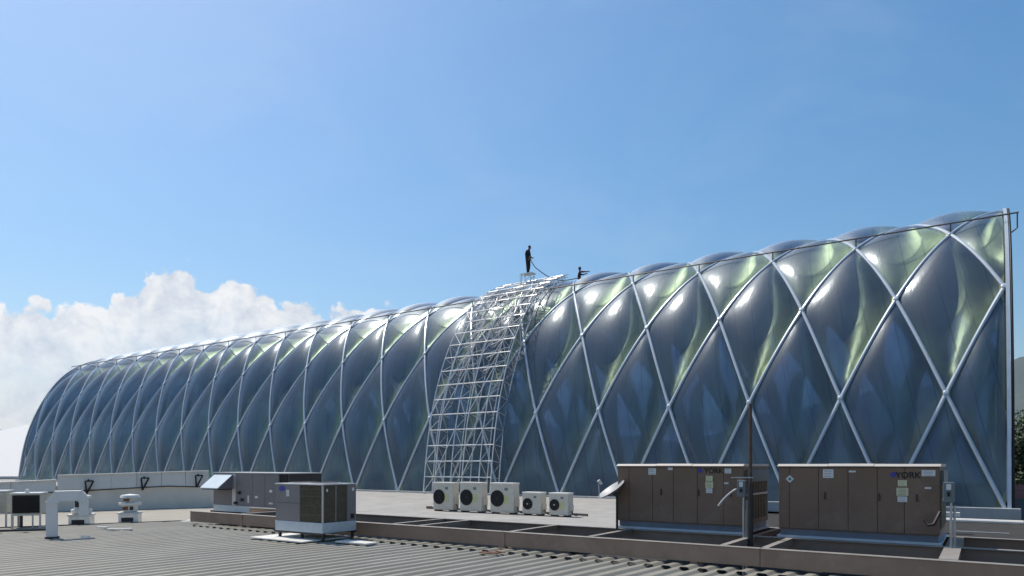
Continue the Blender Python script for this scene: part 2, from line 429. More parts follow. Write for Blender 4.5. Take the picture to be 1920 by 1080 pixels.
# dark bitumen roof under the steel frame
flat('bitumen_roof', [W(D_LEFT, NF+.08), W(-14, NF+.08), W(-14, 60), W(D_SLAB+.05, 60), W(D_SLAB+.05, 16.96), W(D_LEFT, 16.96)], MT['bitumen'], -.9, -.42, 'dark bitumen roof under the brown steel frame')
# building mass below the roofs
flat('building_base', [W(105, -12), W(-14.3, -12), W(-14.3, 60.3), W(105, 60.3)], MT['wall'], -9.4, -.95, 'rendered building block below the roofs', 'building')
# thin pale purlins on the dark roof at right
pur = MB()
for (xa, xb, yy) in ((1792, 1886, 996), (1846, 1902, 1010), (1856, 1935, 1027)):
    a = at(xa, yy, -.3); b = at(xb, yy+2, -.3)
    bb = a+(b-a).length*1.0*(-dv)
    pp = MB().tube([a, bb], .022, 6)
    o = pp.build('purlin', MT['conduit']); tag(o, {996: 'thin pale pipe lying on the dark roof nearest the vault', 1010: 'short pale pipe lying between two others on the dark roof', 1027: 'pale pipe on the dark roof closest to the brown beam'}[yy], 'pipe', 'pipes lying on the dark roof')
    o.name = 'roof_pipe'

# ================================================================== THE VAULT
cp = [(0, 0), (.73, 4.45), (2.46, 8.70), (4.96, 11.79), (8.45, 13.45), (12.5, 13.95)]
cp = cp+[(25-a, b) for a, b in cp[-2::-1]]
def nat_spline(ys):
    n = len(ys)-1; A = np.zeros((n+1, n+1)); b = np.zeros(n+1); A[0,0] = A[n,n] = 1
    for i in range(1, n): A[i,i-1] = 1; A[i,i] = 4; A[i,i+1] = 1; b[i] = 3*(ys[i+1]-2*ys[i]+ys[i-1])
    c = np.linalg.solve(A, b)
    def f(t):
        i = min(max(int(t), 0), n-1); u = t-i
        bb = (ys[i+1]-ys[i])-(2*c[i]+c[i+1])/3; dd = (c[i+1]-c[i])/3
        return ys[i]+bb*u+c[i]*u*u+dd*u**3, bb+2*c[i]*u+3*dd*u*u
    return f
fN = nat_spline([a for a, b in cp]); fZ = nat_spline([b for a, b in cp])
def VP(t, u, off=0):                          # vault surface in local (x to the right = -d, y = n, z)
    n, dn = fN(t); z, dz = fZ(t); l = math.hypot(dn, dz)
    return Vector((-u*SP, n-dz/l*off, z+dn/l*off))
vault = thing('vaulted_hall', W(D0, N0, 0), -TH, 'long blue vaulted hall of inflated diamond cushions in a diagonal grid', 'hall')
G = 12
def cushion_mesh(t0, left=True, right=True):
    # diamond with corners (t0-1,0) (t0,.5) (t0+1,0) (t0,-.5); clipped at base and at the hall ends
    mb = MB()
    for layer, (H, mi) in enumerate((({0: .20, 1: .34, 2: .35, 3: .27, 4: .37, 5: .36}[min(t0, 10-t0)], 0), (({1: -.80, 2: -.95, 3: -.72}.get(min(t0, 10-t0), -.55)), 1))):
        vs = []; idx = {}
        for i in range(G+1):
            for j in range(G+1):
                a, b = i/G, j/G
                t = t0-1+a+b; u = (a-b)*.5
                if left and right:
                    h = H*(max(0, 16*a*(1-a)*b*(1-b)))**(.62 if layer == 0 else .75)
                else:
                    h = H*(max(0, 16*a*(1-a)*b*(1-b)))**.62*min(1, abs(u)*5)
                if t < 0: h = 0
                if t0 == 0: h *= min(1, max(0, t)*3)
                elif t0 == 10: h *= min(1, max(0, 10-t)*3)
                tc = min(max(t, 0), 10)
                idx[i, j] = len(vs); vs.append(VP(tc, u, h))
        fs = []
        for i in range(G):
            for j in range(G):
                ta = t0-1+(i+j+1)/G; ua = (i-j)/(2*G)
                if ta < -1e-6 or ta > 10+1e-6: continue
                q = [(i,j),(i+1,j),(i+1,j+1),(i,j+1)]
                us = [(p[0]-p[1])/(2*G) for p in q]
                if not left:  q = [p for p, w in zip(q, us) if w <= 1e-6]
                if not right: q = [p for p, w in zip(q, us) if w >= -1e-6]
                if t0 == 0:  q = [p for p in q if t0-1+(p[0]+p[1])/G >= -1e-6]
                if t0 == 10: q = [p for p in q if t0-1+(p[0]+p[1])/G <= 10+1e-6]
                if len(q) >= 3: fs.append(tuple(idx[p] for p in q))
        mb.add(vs, fs, mi)
    me = mb.mesh('cushion', [MT['film_out'], MT['film_in']], True)
    bm = bmesh.new(); bm.from_mesh(me)
    bmesh.ops.delete(bm, geom=[v for v in bm.verts if not v.link_faces], context='VERTS'); bm.to_mesh(me); bm.free()
    return me
for t0 in range(0, 11):
    if t0 % 2 == 0:
        me = cushion_mesh(t0)
        for kk in range(NB): link_mesh('cushion', me, vault, (-(kk+.5)*SP, 0, 0))
    else:
        me = cushion_mesh(t0)
        for kk in range(1, NB): link_mesh('cushion', me, vault, (-kk*SP, 0, 0))
        link_mesh('cushion', cushion_mesh(t0, left=False, right=True), vault, (-NB*SP, 0, 0))
        link_mesh('cushion', cushion_mesh(t0, left=True, right=False), vault, (0, 0, 0))
# ribs
RR = .078
def rib_obj(u0, sgn):
    ts = np.linspace(0, 10, 81)
    pts = []
    for t in ts:
        u = u0+sgn*t/2
        if -1e-6 <= u <= NB+1e-6: pts.append(VP(t, u, .03))
    if len(pts) < 3: return
    MB().tube(pts, RR, 8).build('rib', MT['rib'], vault, smooth=True)
    # broad dark steel member carried just inside the foil
    vs = []; fs = []
    ts2 = [t for t in np.linspace(0, 10, 61) if -1e-6 <= u0+sgn*t/2 <= NB+1e-6]
    for i, t in enumerate(ts2):
        u = u0+sgn*t/2
        a, b = VP(max(t-.01, 0), u-sgn*.005, -.42), VP(min(t+.01, 10), u+sgn*.005, -.42)
        tg = (b-a).normalized(); n_, dn_ = fN(t); z_, dz_ = fZ(t); nr = Vector((0, -dz_, dn_)).normalized(); sd = tg.cross(nr).normalized()
        p = VP(t, u, -.42)
        vs += [p+sd*.17+nr*.09, p-sd*.17+nr*.09, p-sd*.17-nr*.09, p+sd*.17-nr*.09]
        if i: fs += [((i-1)*4+k, (i-1)*4+(k+1) % 4, i*4+(k+1) % 4, i*4+k) for k in range(4)]
    MB().add(vs, fs).build('inner_beam', MT['inner'], vault)
for u0 in range(-4, NB+1): rib_obj(u0, 1)
for u0 in range(0, NB+5): rib_obj(u0, -1)
# small joint plates where ribs cross, on the side in view
jm = MB().lathe([(0, .0), (.115, 0), (.115, .03), (.08, .045), (0, .045)], 10).mesh('joint_plate', MT['rib'], True)
for t in (1, 2, 3):
    n_, dn_ = fN(t); z_, dz_ = fZ(t)
    nrm = Vector((0, -dz_, dn_)).normalized(); rot = nrm.to_track_quat('Z', 'X')
    for kk in range(NB+1):
        u = kk+(.5 if t % 2 else 0)
        if u > NB: continue
        o = link_mesh('joint_plate', jm, vault, VP(t, u, .08)); o.rotation_mode = 'QUATERNION'; o.rotation_quaternion = rot
# end arches (double frame) and glazed end walls
for ue, s in ((0, 1), (NB, -1)):
    mb = MB()
    ts = np.linspace(0, 10, 61)
    x0, x1 = (s*.05, s*.17)
    for (o1, o2) in ((-.16, .17),):
        A = []
        for t in ts:
            p = VP(t, ue, o1); q = VP(t, ue, o2)
            A += [p+Vector((x0,0,0)), q+Vector((x0,0,0)), q+Vector((x1,0,0)), p+Vector((x1,0,0))]
        fs = []
        for i in range(len(ts)-1):
            for k_ in range(4): fs.append((i*4+k_, i*4+(k_+1) % 4, (i+1)*4+(k_+1) % 4, (i+1)*4+k_))
        mb.add(A, fs)
    mb.build('end_arch', MT['rib'], vault)
    mb = MB().tube([VP(t, ue, .1)+Vector((s*.23, 0, 0)) for t in ts], .055, 6)
    mb.build('edge_tube', MT['ink'], vault, smooth=True)
    # end wall: panes between mullions
    xs = s*.02
    cols = np.linspace(.6, 24.4, 9)
    def ztop(n):
        lo, hi = 0, 10
        for _ in range(40):
            m_ = (lo+hi)/2
            if fN(m_)[0] < n: lo = m_
            else: hi = m_
        return fZ(lo)[0]-.25
    for a, b in zip(cols[:-1], cols[1:]):
        q = MB(); steps = 5; top = [((a+(b-a)*i/steps), ztop(a+(b-a)*i/steps)) for i in range(steps+1)]
        poly = [(xs-ue*SP, a+.05, .2), (xs-ue*SP, b-.05, .2)]+[(xs-ue*SP, min(max(nn, a+.05), b-.05), zz) for nn, zz in reversed(top)]
        q.prism(poly, (s*.03, 0, 0)).build('end_pane', MT['film_in'], vault)
        MB().tube([(xs-ue*SP, a, 0), (xs-ue*SP, a, ztop(a))], .06, 6).build('mullion', MT['rib'], vault)
# base curb and floor
MB().bx(-NB*SP-.3, .45, -.35, .15, -.34, .09).build('base_curb', MT['curb'], vault, bevel=.02)
MB().bx(-NB*SP-.3, .45, 24.85, 25.35, -.34, .09).build('base_curb', MT['curb'], vault)
MB().bx(-NB*SP, 0, .16, 24.84, -.34, .02).build('hall_floor', MT['floor_in'], vault)
# ridge safety rail carried on short posts at the upper row of crossings
pA = VP(3, 0, 0)
rail_z = pA.z+.52
MB().tube([(.55, pA.y, rail_z), (-NB*SP-.2, pA.y, rail_z)], .036, 6).build('safety_rail', MT['dark_rail'], vault)
pm = MB().tube([(0,0,0), (0,0,.50)], .03, 6).mesh('rail_post', MT['dark_rail'])
for kk in range(NB): link_mesh('rail_post', pm, vault, (-(kk+.5)*SP, pA.y, pA.z+.03))
MB().tube([(.5, pA.y, rail_z), (.5, pA.y, rail_z-.65), (.3, pA.y+.02, rail_z-.8)], .03, 6).build('rail_post', MT['dark_rail'], vault)

# ================================================================== SCAFFOLD over the vault
scaf = thing('scaffold', W(24.3, N0-.6, 0), -TH, 'bright galvanised ladder scaffold bent over the vault in three lattice towers', 'scaffold')
def S(d, t, off):                            # local coordinates of the scaffold
    if off > .5:
        f_ = min(max((t-1.6)/2.1, 0), 1); off *= 1-.42*f_*f_*(3-2*f_)
    n, dn = fN(t); z, dz = fZ(t); l = math.hypot(dn, dz)
    return Vector((-(d-24.3), n-dz/l*off+.6, z+dn/l*off))
# equal arc-length steps along the profile
tt = np.linspace(0, 3.75, 400); pl = [0]
for a, b in zip(tt[:-1], tt[1:]): pl.append(pl[-1]+math.hypot(fN(b)[0]-fN(a)[0], fZ(b)[0]-fZ(a)[0]))
pl = np.array(pl)
def t_of(s): return float(np.interp(s, pl, tt))
STEP = .87; NS = int(pl[-1]/STEP)
towers = [(26.65, 25.85), (24.72, 23.92), (22.75, 21.95)]
OI, OO = .28, 1.05
stations = [t_of(i*STEP) for i in range(NS+1)]
for (da, db) in towers:
    mb = MB()
    for dd in (da, db):
        for off in (OI, OO): mb.tube([S(dd, t, off) for t in np.linspace(0, stations[-1], 50)], .032, 6)
    tw = mb.build('tower_chords', MT['galv'], scaf, smooth=True)
    mb = MB()
    for i, t in enumerate(stations):
        A, B, C_, D_ = S(da, t, OI), S(da, t, OO), S(db, t, OO), S(db, t, OI)
        for p, q in ((A, B), (B, C_), (C_, D_)): mb.tube([p, q], .022, 5)
        if i+1 < len(stations):
            t2 = stations[i+1]; A2, B2, C2, D2 = S(da, t2, OI), S(da, t2, OO), S(db, t2, OO), S(db, t2, OI)
            if i % 2: prs = ((A, B2), (C_, D2), (B, C2) if i > 9 else (C_, D2))
            else: prs = ((B, A2), (D_, C2), (C_, B2) if i > 9 else (D_, C2))
            for p, q in prs: mb.tube([p, q], .02, 5)
    mb.build('lattice_brace', MT['galv'], tw)
for (dl, dr) in ((towers[0][1], towers[1][0]), (towers[1][1], towers[2][0])):
    for i, t in enumerate(stations):
        if i == 0: continue
        for off in ((OO,) if i < 12 else (OO, OI)):
            MB().tube([S(dl, t, off), S(dr, t, off)], .036, 6).build('rung', MT['galv'], scaf)
    for i in range(8, len(stations)-1):
        for (o1, o2) in ((OO, OI), (OI, OO)):
            if random.random() < .75: MB().tube([S(dl, stations[i], o1), S(dr, stations[i+1], o2)], .024, 5).build('cross_brace', MT['galv'], scaf)
        if random.random() < .6: MB().tube([S(dl, stations[i]+.02, OI+.3), S(dr, stations[i]+.05, OO-.2)], .03, 5).build('rung', MT['galv'], scaf)
    # long diagonals across the bay
    for i in range(1, len(stations)-4, 4):
        MB().tube([S(dl, stations[i], OO+.05), S(dr, stations[i+3], OO+.05)], .024, 5).build('cross_brace', MT['galv'], scaf)
# upper guard frame where the man stands
for dd in (24.72, 23.9):
    p = S(dd, stations[-2], OO); MB().tube([p, p+Vector((0, 0, .55))], .025, 6).build('guard_post', MT['galv'], scaf)
# loose tubes lashed over the crest
for i in range(34):
    dd = random.uniform(22.0, 26.4); t_a = random.uniform(2.2, 3.5)
    MB().tube([S(dd, t_a, OO+.03), S(dd-random.uniform(-.9, .9), min(t_a+random.uniform(.2, .6), 3.7), OO+random.uniform(-.5, .1))], .024, 5).build('brace_tube', MT['galv'], scaf)
# foot plates
for (da, db) in towers:
    for dd in (da, db):
        for off in (OI, OO):
            p = S(dd, 0, off); MB().bx(p.x-.1, p.x+.1, p.y-.1, p.y+.1, 0.002, .03).build('foot_plate', MT['galv'], scaf)

# ================================================================== STEEL FRAME
ZB, ZT = .10, .39
frame = thing('support_frame', W(0, NF, 0), -TH, 'long brown steel beam frame under the rooftop units', 'steel frame')
def ibeam(mb, x0, x1, y, w=.14, z0=ZB, z1=ZT, mi=0, mt=1):
    mb.bx(x0, x1, y-.012, y+.012, z0+.015, z1-.017, mi)
    mb.bx(x0, x1, y-w/2, y+w/2, z0, z0+.014, mi); mb.bx(x0, x1, y-w/2, y+w/2, z1-.016, z1, mt)
XL, XR = -18.4, 6
N2, N3 = 13.08, 15.0
# front beam is a box girder built of three joined lengths
joints = [-18.4, -(d_at(941, NF)), -(d_at(1425, NF)), 6]
for a, b in zip(joints[:-1], joints[1:]):
    mb = MB(); mb.bx(a+.004, b-.004, 0, .11, ZB, ZT-.014); mb.bx(a+.004, b-.004, -.012, .125, ZT-.0135, ZT, 1)
    mb.build('beam', [MT['beam'], MT['beam_top']], frame, bevel=.006)
for y in (N2-NF, N3-NF):
    mb = MB(); ibeam(mb, XL if y < 3 else -6.6, XR, y); mb.build('beam', [MT['beam'], MT['beam_top']], frame)
# cross members at the places seen
for px in (445, 730, 780, 952, 1100, 1351, 1430, 1777):
    xx = -d_at(px, NF); w = .22 if px == 1777 else .10
    mb = MB()
    mb.bx(xx-w/2, xx+w/2, .128, N2-NF-.073, ZT-.11, ZT-.004, 0)
    if px > 1200: mb.bx(xx-w/2, xx+w/2, N2-NF+.073, N3-NF-.073, ZT-.11, ZT-.004, 0)
    mb.bx(xx-w/2-.004, xx+w/2+.004, .128, N2-NF-.073, ZT-.0035, ZT+.003, 1)
    mb.build('cross_member', [MT['beam'], MT['beam_top']], frame)
for px in (452, 941):
    xx = -d_at(px, NF); mb = MB(); mb.bx(xx-.07, xx+.07, -.016, .10, 0.0, ZT-.02); mb.bx(xx-.14, xx+.14, -.09, .16, .058, .074)
    mb.build('post', MT['beam'], frame)
for px in (1300, 1700):
    xx = -d_at(px, NF); MB().bx(xx-.06, xx+.06, .02, .1, -.42, ZB-.002).build('post', MT['beam'], frame)
for y in (N2-NF, N3-NF):
    for xx in ((-16, -11, -7.5, -4.5, -1.5, 2) if y < 3 else (-4.5, -1.5, 2)): MB().bx(xx-.05, xx+.05, y-.05, y+.05, -.42, ZB-.002).build('post', MT['beam'], frame)
# torn rusty scrap at the foot of the post
mb = MB(); p0 = at(925, 1037, .07)
for i in range(5):
    a = Vector((p0.x+random.uniform(-.25, .2), p0.y+random.uniform(-.08, .12), .075)); mb.box(a, (.16, .07, .015), 0, Matrix.Rotation(random.uniform(-1, 1), 3, 'Z'))
tag(mb.build('rust_scrap', MT['rust']), 'reddish rusty scraps lying at the foot of the beam post', 'scrap')

# ================================================================== BROWN ROOFTOP UNITS
def label_plate(parent, x, z, w, h, m, y=-.006, name='sticker', lines=0):
    o = MB().bx(x-w/2, x+w/2, y-.002, y+.003, z-h/2, z+h/2).build(name, m, parent)
    for i in range(lines):
        zz = z+h/2-h*(i+.7)/(lines+.4); MB().bx(x-w*.38, x+w*.38*(.5+.5*random.random()), y-.0035, y-.0025, zz-h*.03, zz+h*.03).build('print_line', MT['grey_ink'], o)
    return o
def rooftop_unit(px0, px1, label, second):
    d0_, d1_ = d_at(px0, N2+.02), d_at(px1, N2+.02); L = d0_-d1_
    t = thing('rooftop_unit', W(d0_, N2+.02, ZT), -TH, label, 'air conditioner', 'brown rooftop air conditioners')
    zb, zt = .16, 1.30; Dp = 1.8
    # curb rail
    MB().bx(-.03, L+.03, .0, Dp, .004, .045).build('curb_rail', MT['skirt'], t)
    MB().bx(.02, L-.02, .05, Dp-.05, .046, zb).build('base_rail', MT['base'], t)
    # cabinet core slightly behind the doors
    MB().bx(.0, L, .02, Dp, zb, zt-.035).build('cabinet', MT['brown'], t)
    # access panels
    cuts = [0, .075, .27, .46, .64, .80, 1] if second else [0, .10, .30, .47, .66, .86, 1]
    for a, b in zip(cuts[:-1], cuts[1:]):
        MB().bx(a*L+.0035, b*L-.0035, 0, .019, zb+.012, zt-.05).build('access_panel', MT['brown'], t, bevel=.006)
    # lids: pale colour adds the sunlit look, front edge sloped to catch sun
    lid = [0, .33, .62, 1]
    for i, (a, b) in enumerate(zip(lid[:-1], lid[1:])):
        xa = a*L+.004-.02*(i == 0); zz = zt+.005*(i % 2)
        MB().prism([(xa, -.035, zt-.034), (xa, -.035, zz-.026), (xa, .05, zz+.012), (xa, Dp-.05, zz+.012), (xa, Dp+.03, zz-.02), (xa, Dp+.03, zt-.034)], (b*L-.004+.02*(i == 2)-xa, 0, 0)).build('lid', MT['sunlit_top'], t)
    # handles
    for f in ((.30, .64, .86) if second else (.36, .66, .9)):
        MB().bx(f*L+.02, f*L+.04, -.022, -.001, .7, .82).build('handle', MT['dark'], t)
    # right-hand side: louvred coil, pale bar and pipework
    mb = MB()
    for i in range(14): mb.bx(L+.001, L+.022, .1+i*.115, .1+i*.115+.06, zb+.1, zt-.12)
    mb.build('side_coil', MT['coil'], t)
    MB().bx(L+.023, L+.06, .15, 1.55, .72, .755).build('side_bar', MT['conduit'], t)
    MB().bx(L+.023, L+.05, .2, 1.7, .97, 1.2).build('side_panel', MT['grey_box'], t)
    # stickers, emblem and lettering
    fx = lambda px: (d0_-d_at(px, N2+.02))
    fz = lambda px, py: CAMZ-(py-HOR)*((N2+.02)/(((px-960)/FPX)*ST+CT))/FPX-ZT
    S_ = ((1553, 888, .17, .15, 'label_w', 3), (1741, 887, .19, .10, 'label_w', 4), (1598, 884, .11, .03, 'label_w', 0), (1692, 906, .13, .10, 'label_y', 3), (1692, 922, .17, .13, 'label_y', 5), (1692, 936, .14, .09, 'label_w', 2), (1740, 915, .09, .03, 'label_w', 0)) if second else \
         ((1223, 884, .16, .13, 'label_w', 3), (1257, 879, .10, .05, 'label_w', 1), (1365, 883, .12, .09, 'label_w', 3), (1330, 897, .13, .10, 'label_y', 3), (1330, 909, .15, .12, 'label_y', 4), (1330, 920, .12, .09, 'label_w', 2), (1362, 906, .08, .03, 'label_w', 0))
    for (px, py, w, h, m, ln) in S_: label_plate(t, fx(px), fz(px, py), w, h, MT[m], lines=ln)
    bx_, tx_, py = ((1675, 1700, 890) if second else (1313, 1336, 882))
    zc = fz(bx_, py)
    mb = MB().lathe([(0, 0), (.052, 0), (.052, .006), (0, .006)], 4, (fx(bx_), -.004, zc), 0, Matrix.Rotation(R(90), 3, 'X'))
    mb.build('emblem', MT['blue'], t)
    add_text('YORK', .135, MT['ink'], t, (fx(tx_)+.02, -.005, zc-.01), sx=1.0)
    if second:
        q = MB().box((fx(1481), -.005, fz(1481, 898)), (.10, .004, .10), 0, Matrix.Rotation(R(45), 3, 'Y')).build('hazard_diamond', MT['label_w'], t)
        MB().box((fx(1481), -.009, fz(1481, 898)), (.045, .004, .045), 0, Matrix.Rotation(R(45), 3, 'Y')).build('diamond_print', MT['green_ink'], q)
    return t, L
rooftop_unit(1158, 1393, 'brown rooftop air conditioner behind the satellite dish and thin pole', False)
rooftop_unit(1460, 1762, 'brown rooftop air conditioner nearest the right end, with white diamond sticker', True)

# thin dark pole, switch boxes and conduit
pb = W(d_at(1407, 12.6), 12.6, ZT-.2)
pole = thing('mast_pole', (pb.x, pb.y, -.4), 0, 'thin rusty brown pole rising in front of the brown units', 'pole')
Yp = pb.y
MB().tube([(0,0,0), (0,0,1.75)], .05, 8).build('pole_sleeve', MT['dark'], pole, smooth=True)
MB().tube([(0,0,1.75), (0,0,CAMZ+.4-(757-HOR)*Yp/FPX)], .032, 8).build('pole_tube', mat('rust_brown', (.10, .065, .05), .8, .1, .3, 6), pole, smooth=True)
MB().tube([(-.35, -.03, 1.86), (.04, -.03, 1.86)], .012, 6).build('stay_bar', MT['conduit'], pole)
def switch(px, py0, py1, n, zfoot, pxc, label, wdt=.15):
    p = W(d_at(px, n), n, zfoot); Y = p.y
    t = thing('switch_box', p, -TH, label, 'switch box', 'grey electrical switch boxes')
    z0, z1 = CAMZ-(py1-HOR)*Y/FPX-zfoot, CAMZ-(py0-HOR)*Y/FPX-zfoot
    MB().bx(-wdt/2, wdt/2, -.05, .05, z0, z1).build('housing', MT['grey_box'], t, bevel=.01)
    MB().bx(-wdt*.22, wdt*.22, -.056, -.051, z1-.12, z1-.03).build('sticker', MT['label_w'], t)
    MB().bx(-wdt*.12, wdt*.12, -.075, -.051, z1-.22, z1-.15).build('lever', MT['ink'], t)
    MB().tube([(.03, 0, 0), (.03, 0, z0)], .018, 8).build('conduit', MT['conduit'], t, smooth=True)
    MB().tube([(wdt*.5, .03, .0), (wdt*.5, .03, z0-.05)], .02, 6).build('post', MT['conduit'], t, smooth=True)
    return t, z0
t_, z0_ = switch(1391, 900, 932, 12.7, -.42, 0, 'grey switch box with curved hose beside the thin pole')
pts = []
for i in range(13):
    a = math.pi*(i/12)*.62
    pts.append((-.08-.28*(1-math.cos(a))/1.2-.02, -.01, z0_+.13-.36*(i/12)**1.7+.06*math.sin(a)))
MB().tube(pts, .022, 6).build('hose', MT['conduit'], t_, smooth=True)
t2_, z2_ = switch(1779, 904, 942, 12.9, ZT, 0, 'grey switch box on a post at the right end of the units')
pts = [(-.12, .1, .55), (-.16, .02, .45), (-.2, -.02, .36), (-.27, -.02, .34), (-.32, .02, .42)]
MB().tube(pts, .028, 6).build('hose', MT['ink'], t2_, smooth=True)

# satellite dish
pf = W(d_at(1157, N2-.1), N2-.1, ZT); Yd = pf.y
dish = thing('satellite_dish', pf, 0, 'grey satellite dish tilted to the left on a short mast', 'satellite dish')
zc = CAMZ-(917-HOR)*Yd/FPX-ZT; xc = (1146-1157)/FPX*Yd
nrm = Vector((-.55, -.10, .80)).normalized(); Q = nrm.to_track_quat('Z', 'Y').to_matrix()
mb = MB(); r0 = .31
mb.lathe([(r0*f, .09*f*f-.09) for f in (0, .2, .4, .6, .8, 1)]+[(r0*1.02, 0.004), (r0*.99, .006)]+[(r0*f, .09*f*f-.075) for f in (.9, .6, .3, 0)], 28, (xc, 0, zc), 0, Q)
mb.build('reflector', MT['dish'], dish, smooth='all')
MB().tube([(0,0,-.0), (0,0,zc-.20), (xc+.10, 0, zc-.10)], .025, 8).build('mast', MT['dark'], dish, smooth=True)
MB().tube([(0,0,.28), (-.02,-.12,.0)], .015, 6).build('stay', MT['dark'], dish)
MB().box((xc+.07, 0, zc-.085), (.12, .1, .08), 0, Q).build('bracket', MT['dark'], dish)
tip = Vector((xc, 0, zc))+Q @ Vector((0, -.12, .30))
low = Vector((xc, 0, zc))+Q @ Vector((0, -.30, .01))
MB().tube([low, tip], .010, 6).build('feed_arm', MT['conduit'], dish)
MB().tube([tip, tip-nrm*.08+Vector((.02,0,-.01))], [.035, .028], 10).build('feed_horn', MT['white'], dish, smooth=True)

# ================================================================== SMALL CONDENSERS
def split_unit(px0, px1, n, h, label, big, eco=True, star=False):
    d0_, d1_ = d_at(px0, n), d_at(px1-9, n); L = d0_-d1_
    Dp = .36
    t = thing('condenser_unit', W(d0_, n, 0.002), -TH, label, 'air conditioner', 'white split condensers on the pale roof')
    for xx in (.12, L-.12): MB().bx(xx-.05, xx+.05, -.01, Dp, 0, .045).build('foot', MT['dark'], t)
    MB().bx(0, L, 0, Dp, .046, h).build('casing', MT['offwhite'], t, bevel=.025)
    MB().bx(-.008, L+.008, -.012, Dp+.01, h-.035, h+.012).build('top_cover', MT['white'], t, bevel=.012)
    r = min(.30*L, .40*(h-.08)) if big else .36*(h-.1); cx, cz = L*.31 if big else L*.30, h*.5
    r = min(r, cx-.03) if not big else min(L*.29, h*.40)
    RX = Matrix.Rotation(R(90), 3, 'X')
    def ring(mb, r1, r2, y):
        mb.lathe([(r1, 0), (r2, 0), (r2, .012), (r1, .012), (r1, 0)], 28, (cx, y, cz), 0, RX)
    sz = h*.40/(L*.29) if big else 1
    fan = MB().lathe([(0, .001), (r, .001), (r, .008), (0, .008)], 28, (cx, 0, cz), 0, RX).build('fan_opening', MT['black'], t)
    mb = MB()
    for q in np.linspace(.25, 1, 6 if big else 4): ring(mb, r*q-.006, r*q, -.004)
    for i in range(10 if not star else 6):
        a = math.pi*2*i/(10 if not star else 6)
        mb.tube([(cx, -.012, cz), (cx+r*math.cos(a), -.012, cz+r*math.sin(a))], .005, 4)
    mb.build('fan_guard', MT['dark'], t)
    mb = MB()
    for i in range(3):
        a = 2*math.pi*i/3+.4
        p = [Vector((cx+q*r*math.cos(a+b), -.002, cz+q*r*math.sin(a+b))) for q, b in ((.15, 0), (.88, -.1), (.9, .75), (.2, .8))]
        mb.add(p, [(0,1,2,3)])
    mb.build('fan_blade', MT['dark'] if not star else MT['grey_box'], fan)
    MB().lathe([(0, .02), (r*.14, .02), (r*.14, 0)], 12, (cx, -.006, cz), 0, RX).build('fan_hub', MT['conduit'] if star else MT['dark'], fan)
    MB().bx(L*.62, L*.76, -.006, -.001, h*.76, h*.85).build('badge', MT['grey_box'], t)
    if eco: MB().bx(L*.60, L*.78, -.006, -.001, h*.33, h*.62).build('sticker', MT['eco'], t)
    MB().bx(L+.001, L+.05, .08, .30, .25*h, .5*h).build('valve_cover', MT['offwhite'], t, bevel=.01)
    MB().tube([(L+.03, .2, .25*h), (L+.05, .22, .08), (L+.12, .36, .03)], .016, 6).build('line_set', MT['dark'], t, smooth=True)
    return t
NA = 19.5
split_unit(812, 858, NA, 1.03, 'large white condenser unit, leftmost of the row below the scaffold', True)
split_unit(862, 912, NA, 1.05, 'large white condenser unit between two others of its size', True)
split_unit(919, 972, NA, 1.05, 'large white condenser unit standing next to the two small ones', True)
split_unit(979, 1023, NA, .76, 'small white condenser unit next to the large units', False, eco=False, star=True)
split_unit(1029, 1074, NA, .76, 'small white condenser unit at the right end of the row', False, eco=True, star=True)
tag(MB().tube([W(d_at(800, 20.15), 20.15, .05), W(d_at(930, 20.15), 20.12, .05), W(d_at(1010, 20.1), 20.1, .07), W(d_at(1100, 20.1), 20.18, .05)], .04, 6).build('pipe_bundle', MT['dark'], smooth=True), 'dark lagged pipe bundle along the backs of the white condensers', 'pipe')
# little red-brown brick by the first unit and a vent stub at the left of the scaffold
tag(MB().box(at(805, 951, .04)+Vector((0,0,.0)), (.22, .12, .08)).build('brick', MT['rust']), 'red brown brick lying left of the condenser row', 'brick')

# ================================================================== GREY CONDENSER on its pad
cn = 10.03; dc = d_at(605, cn); dl_ = d_at(517, cn); CL = dl_-dc; CW = .95
cnd = thing('condensing_unit', W(dl_, cn, 0), -TH, 'grey purple condensing unit with dark coils on a low stand', 'air conditioner')
for xx, yy in ((.03, .05), (.03, CW-.06), (CL-.1, .05), (CL-.1, CW-.06), (CL*.5, .05)): MB().bx(xx, xx+.05, yy, yy+.05, .06, .20).build('leg', MT['dark'], cnd)
for yy in (.0, CW-.06): MB().bx(-.06, CL+.02, yy, yy+.06, .185, .225).build('stand_rail', MT['dark'], cnd)
for xx in (.3, .75, 1.2): MB().bx(xx, xx+.06, .065, CW-.065, .185, .222).build('stand_rail', MT['dark'], cnd)
MB().bx(-.01, CL+.005, -.008, CW, .226, .445).build('skirt', MT['skirt'], cnd, bevel=.006)
zt = 1.275
MB().bx(.02, CL-.03, .03, CW-.03, .446, zt-.03).build('core', MT['dark'], cnd)
px_ = .525*CL
MB().bx(0, px_, 0, .029, .85, zt-.03).build('access_panel', MT['grey_cab'], cnd, bevel=.005)
MB().bx(0, px_, 0, .029, .447, .844).build('access_panel', MT['grey_cab'], cnd, bevel=.005)
MB().bx(0, .029, .03, CW-.03, .447, zt-.03).build('side_panel', MT['grey_cab'], cnd)
MB().bx(CL-.035, CL, -.001, .034, .447, zt-.03).build('corner_post', MT['conduit'], cnd, bevel=.004)
MB().bx(CL-.029, CL, CW-.26, CW, .447, zt-.03).build('side_panel', MT['grey_cab'], cnd, bevel=.005)
mb = MB()
nf = 22
for i in range(nf):
    xa = px_+.012+(CL-.05-px_)*i/nf; mb.bx(xa, xa+.012, .004, .028, .46, zt-.04)
for z in (.6, .8, 1.0, 1.15): mb.bx(px_+.005, CL-.037, .010, .016, z, z+.012)
mb.build('coil_fins', MT['coil'], cnd)
mb = MB()
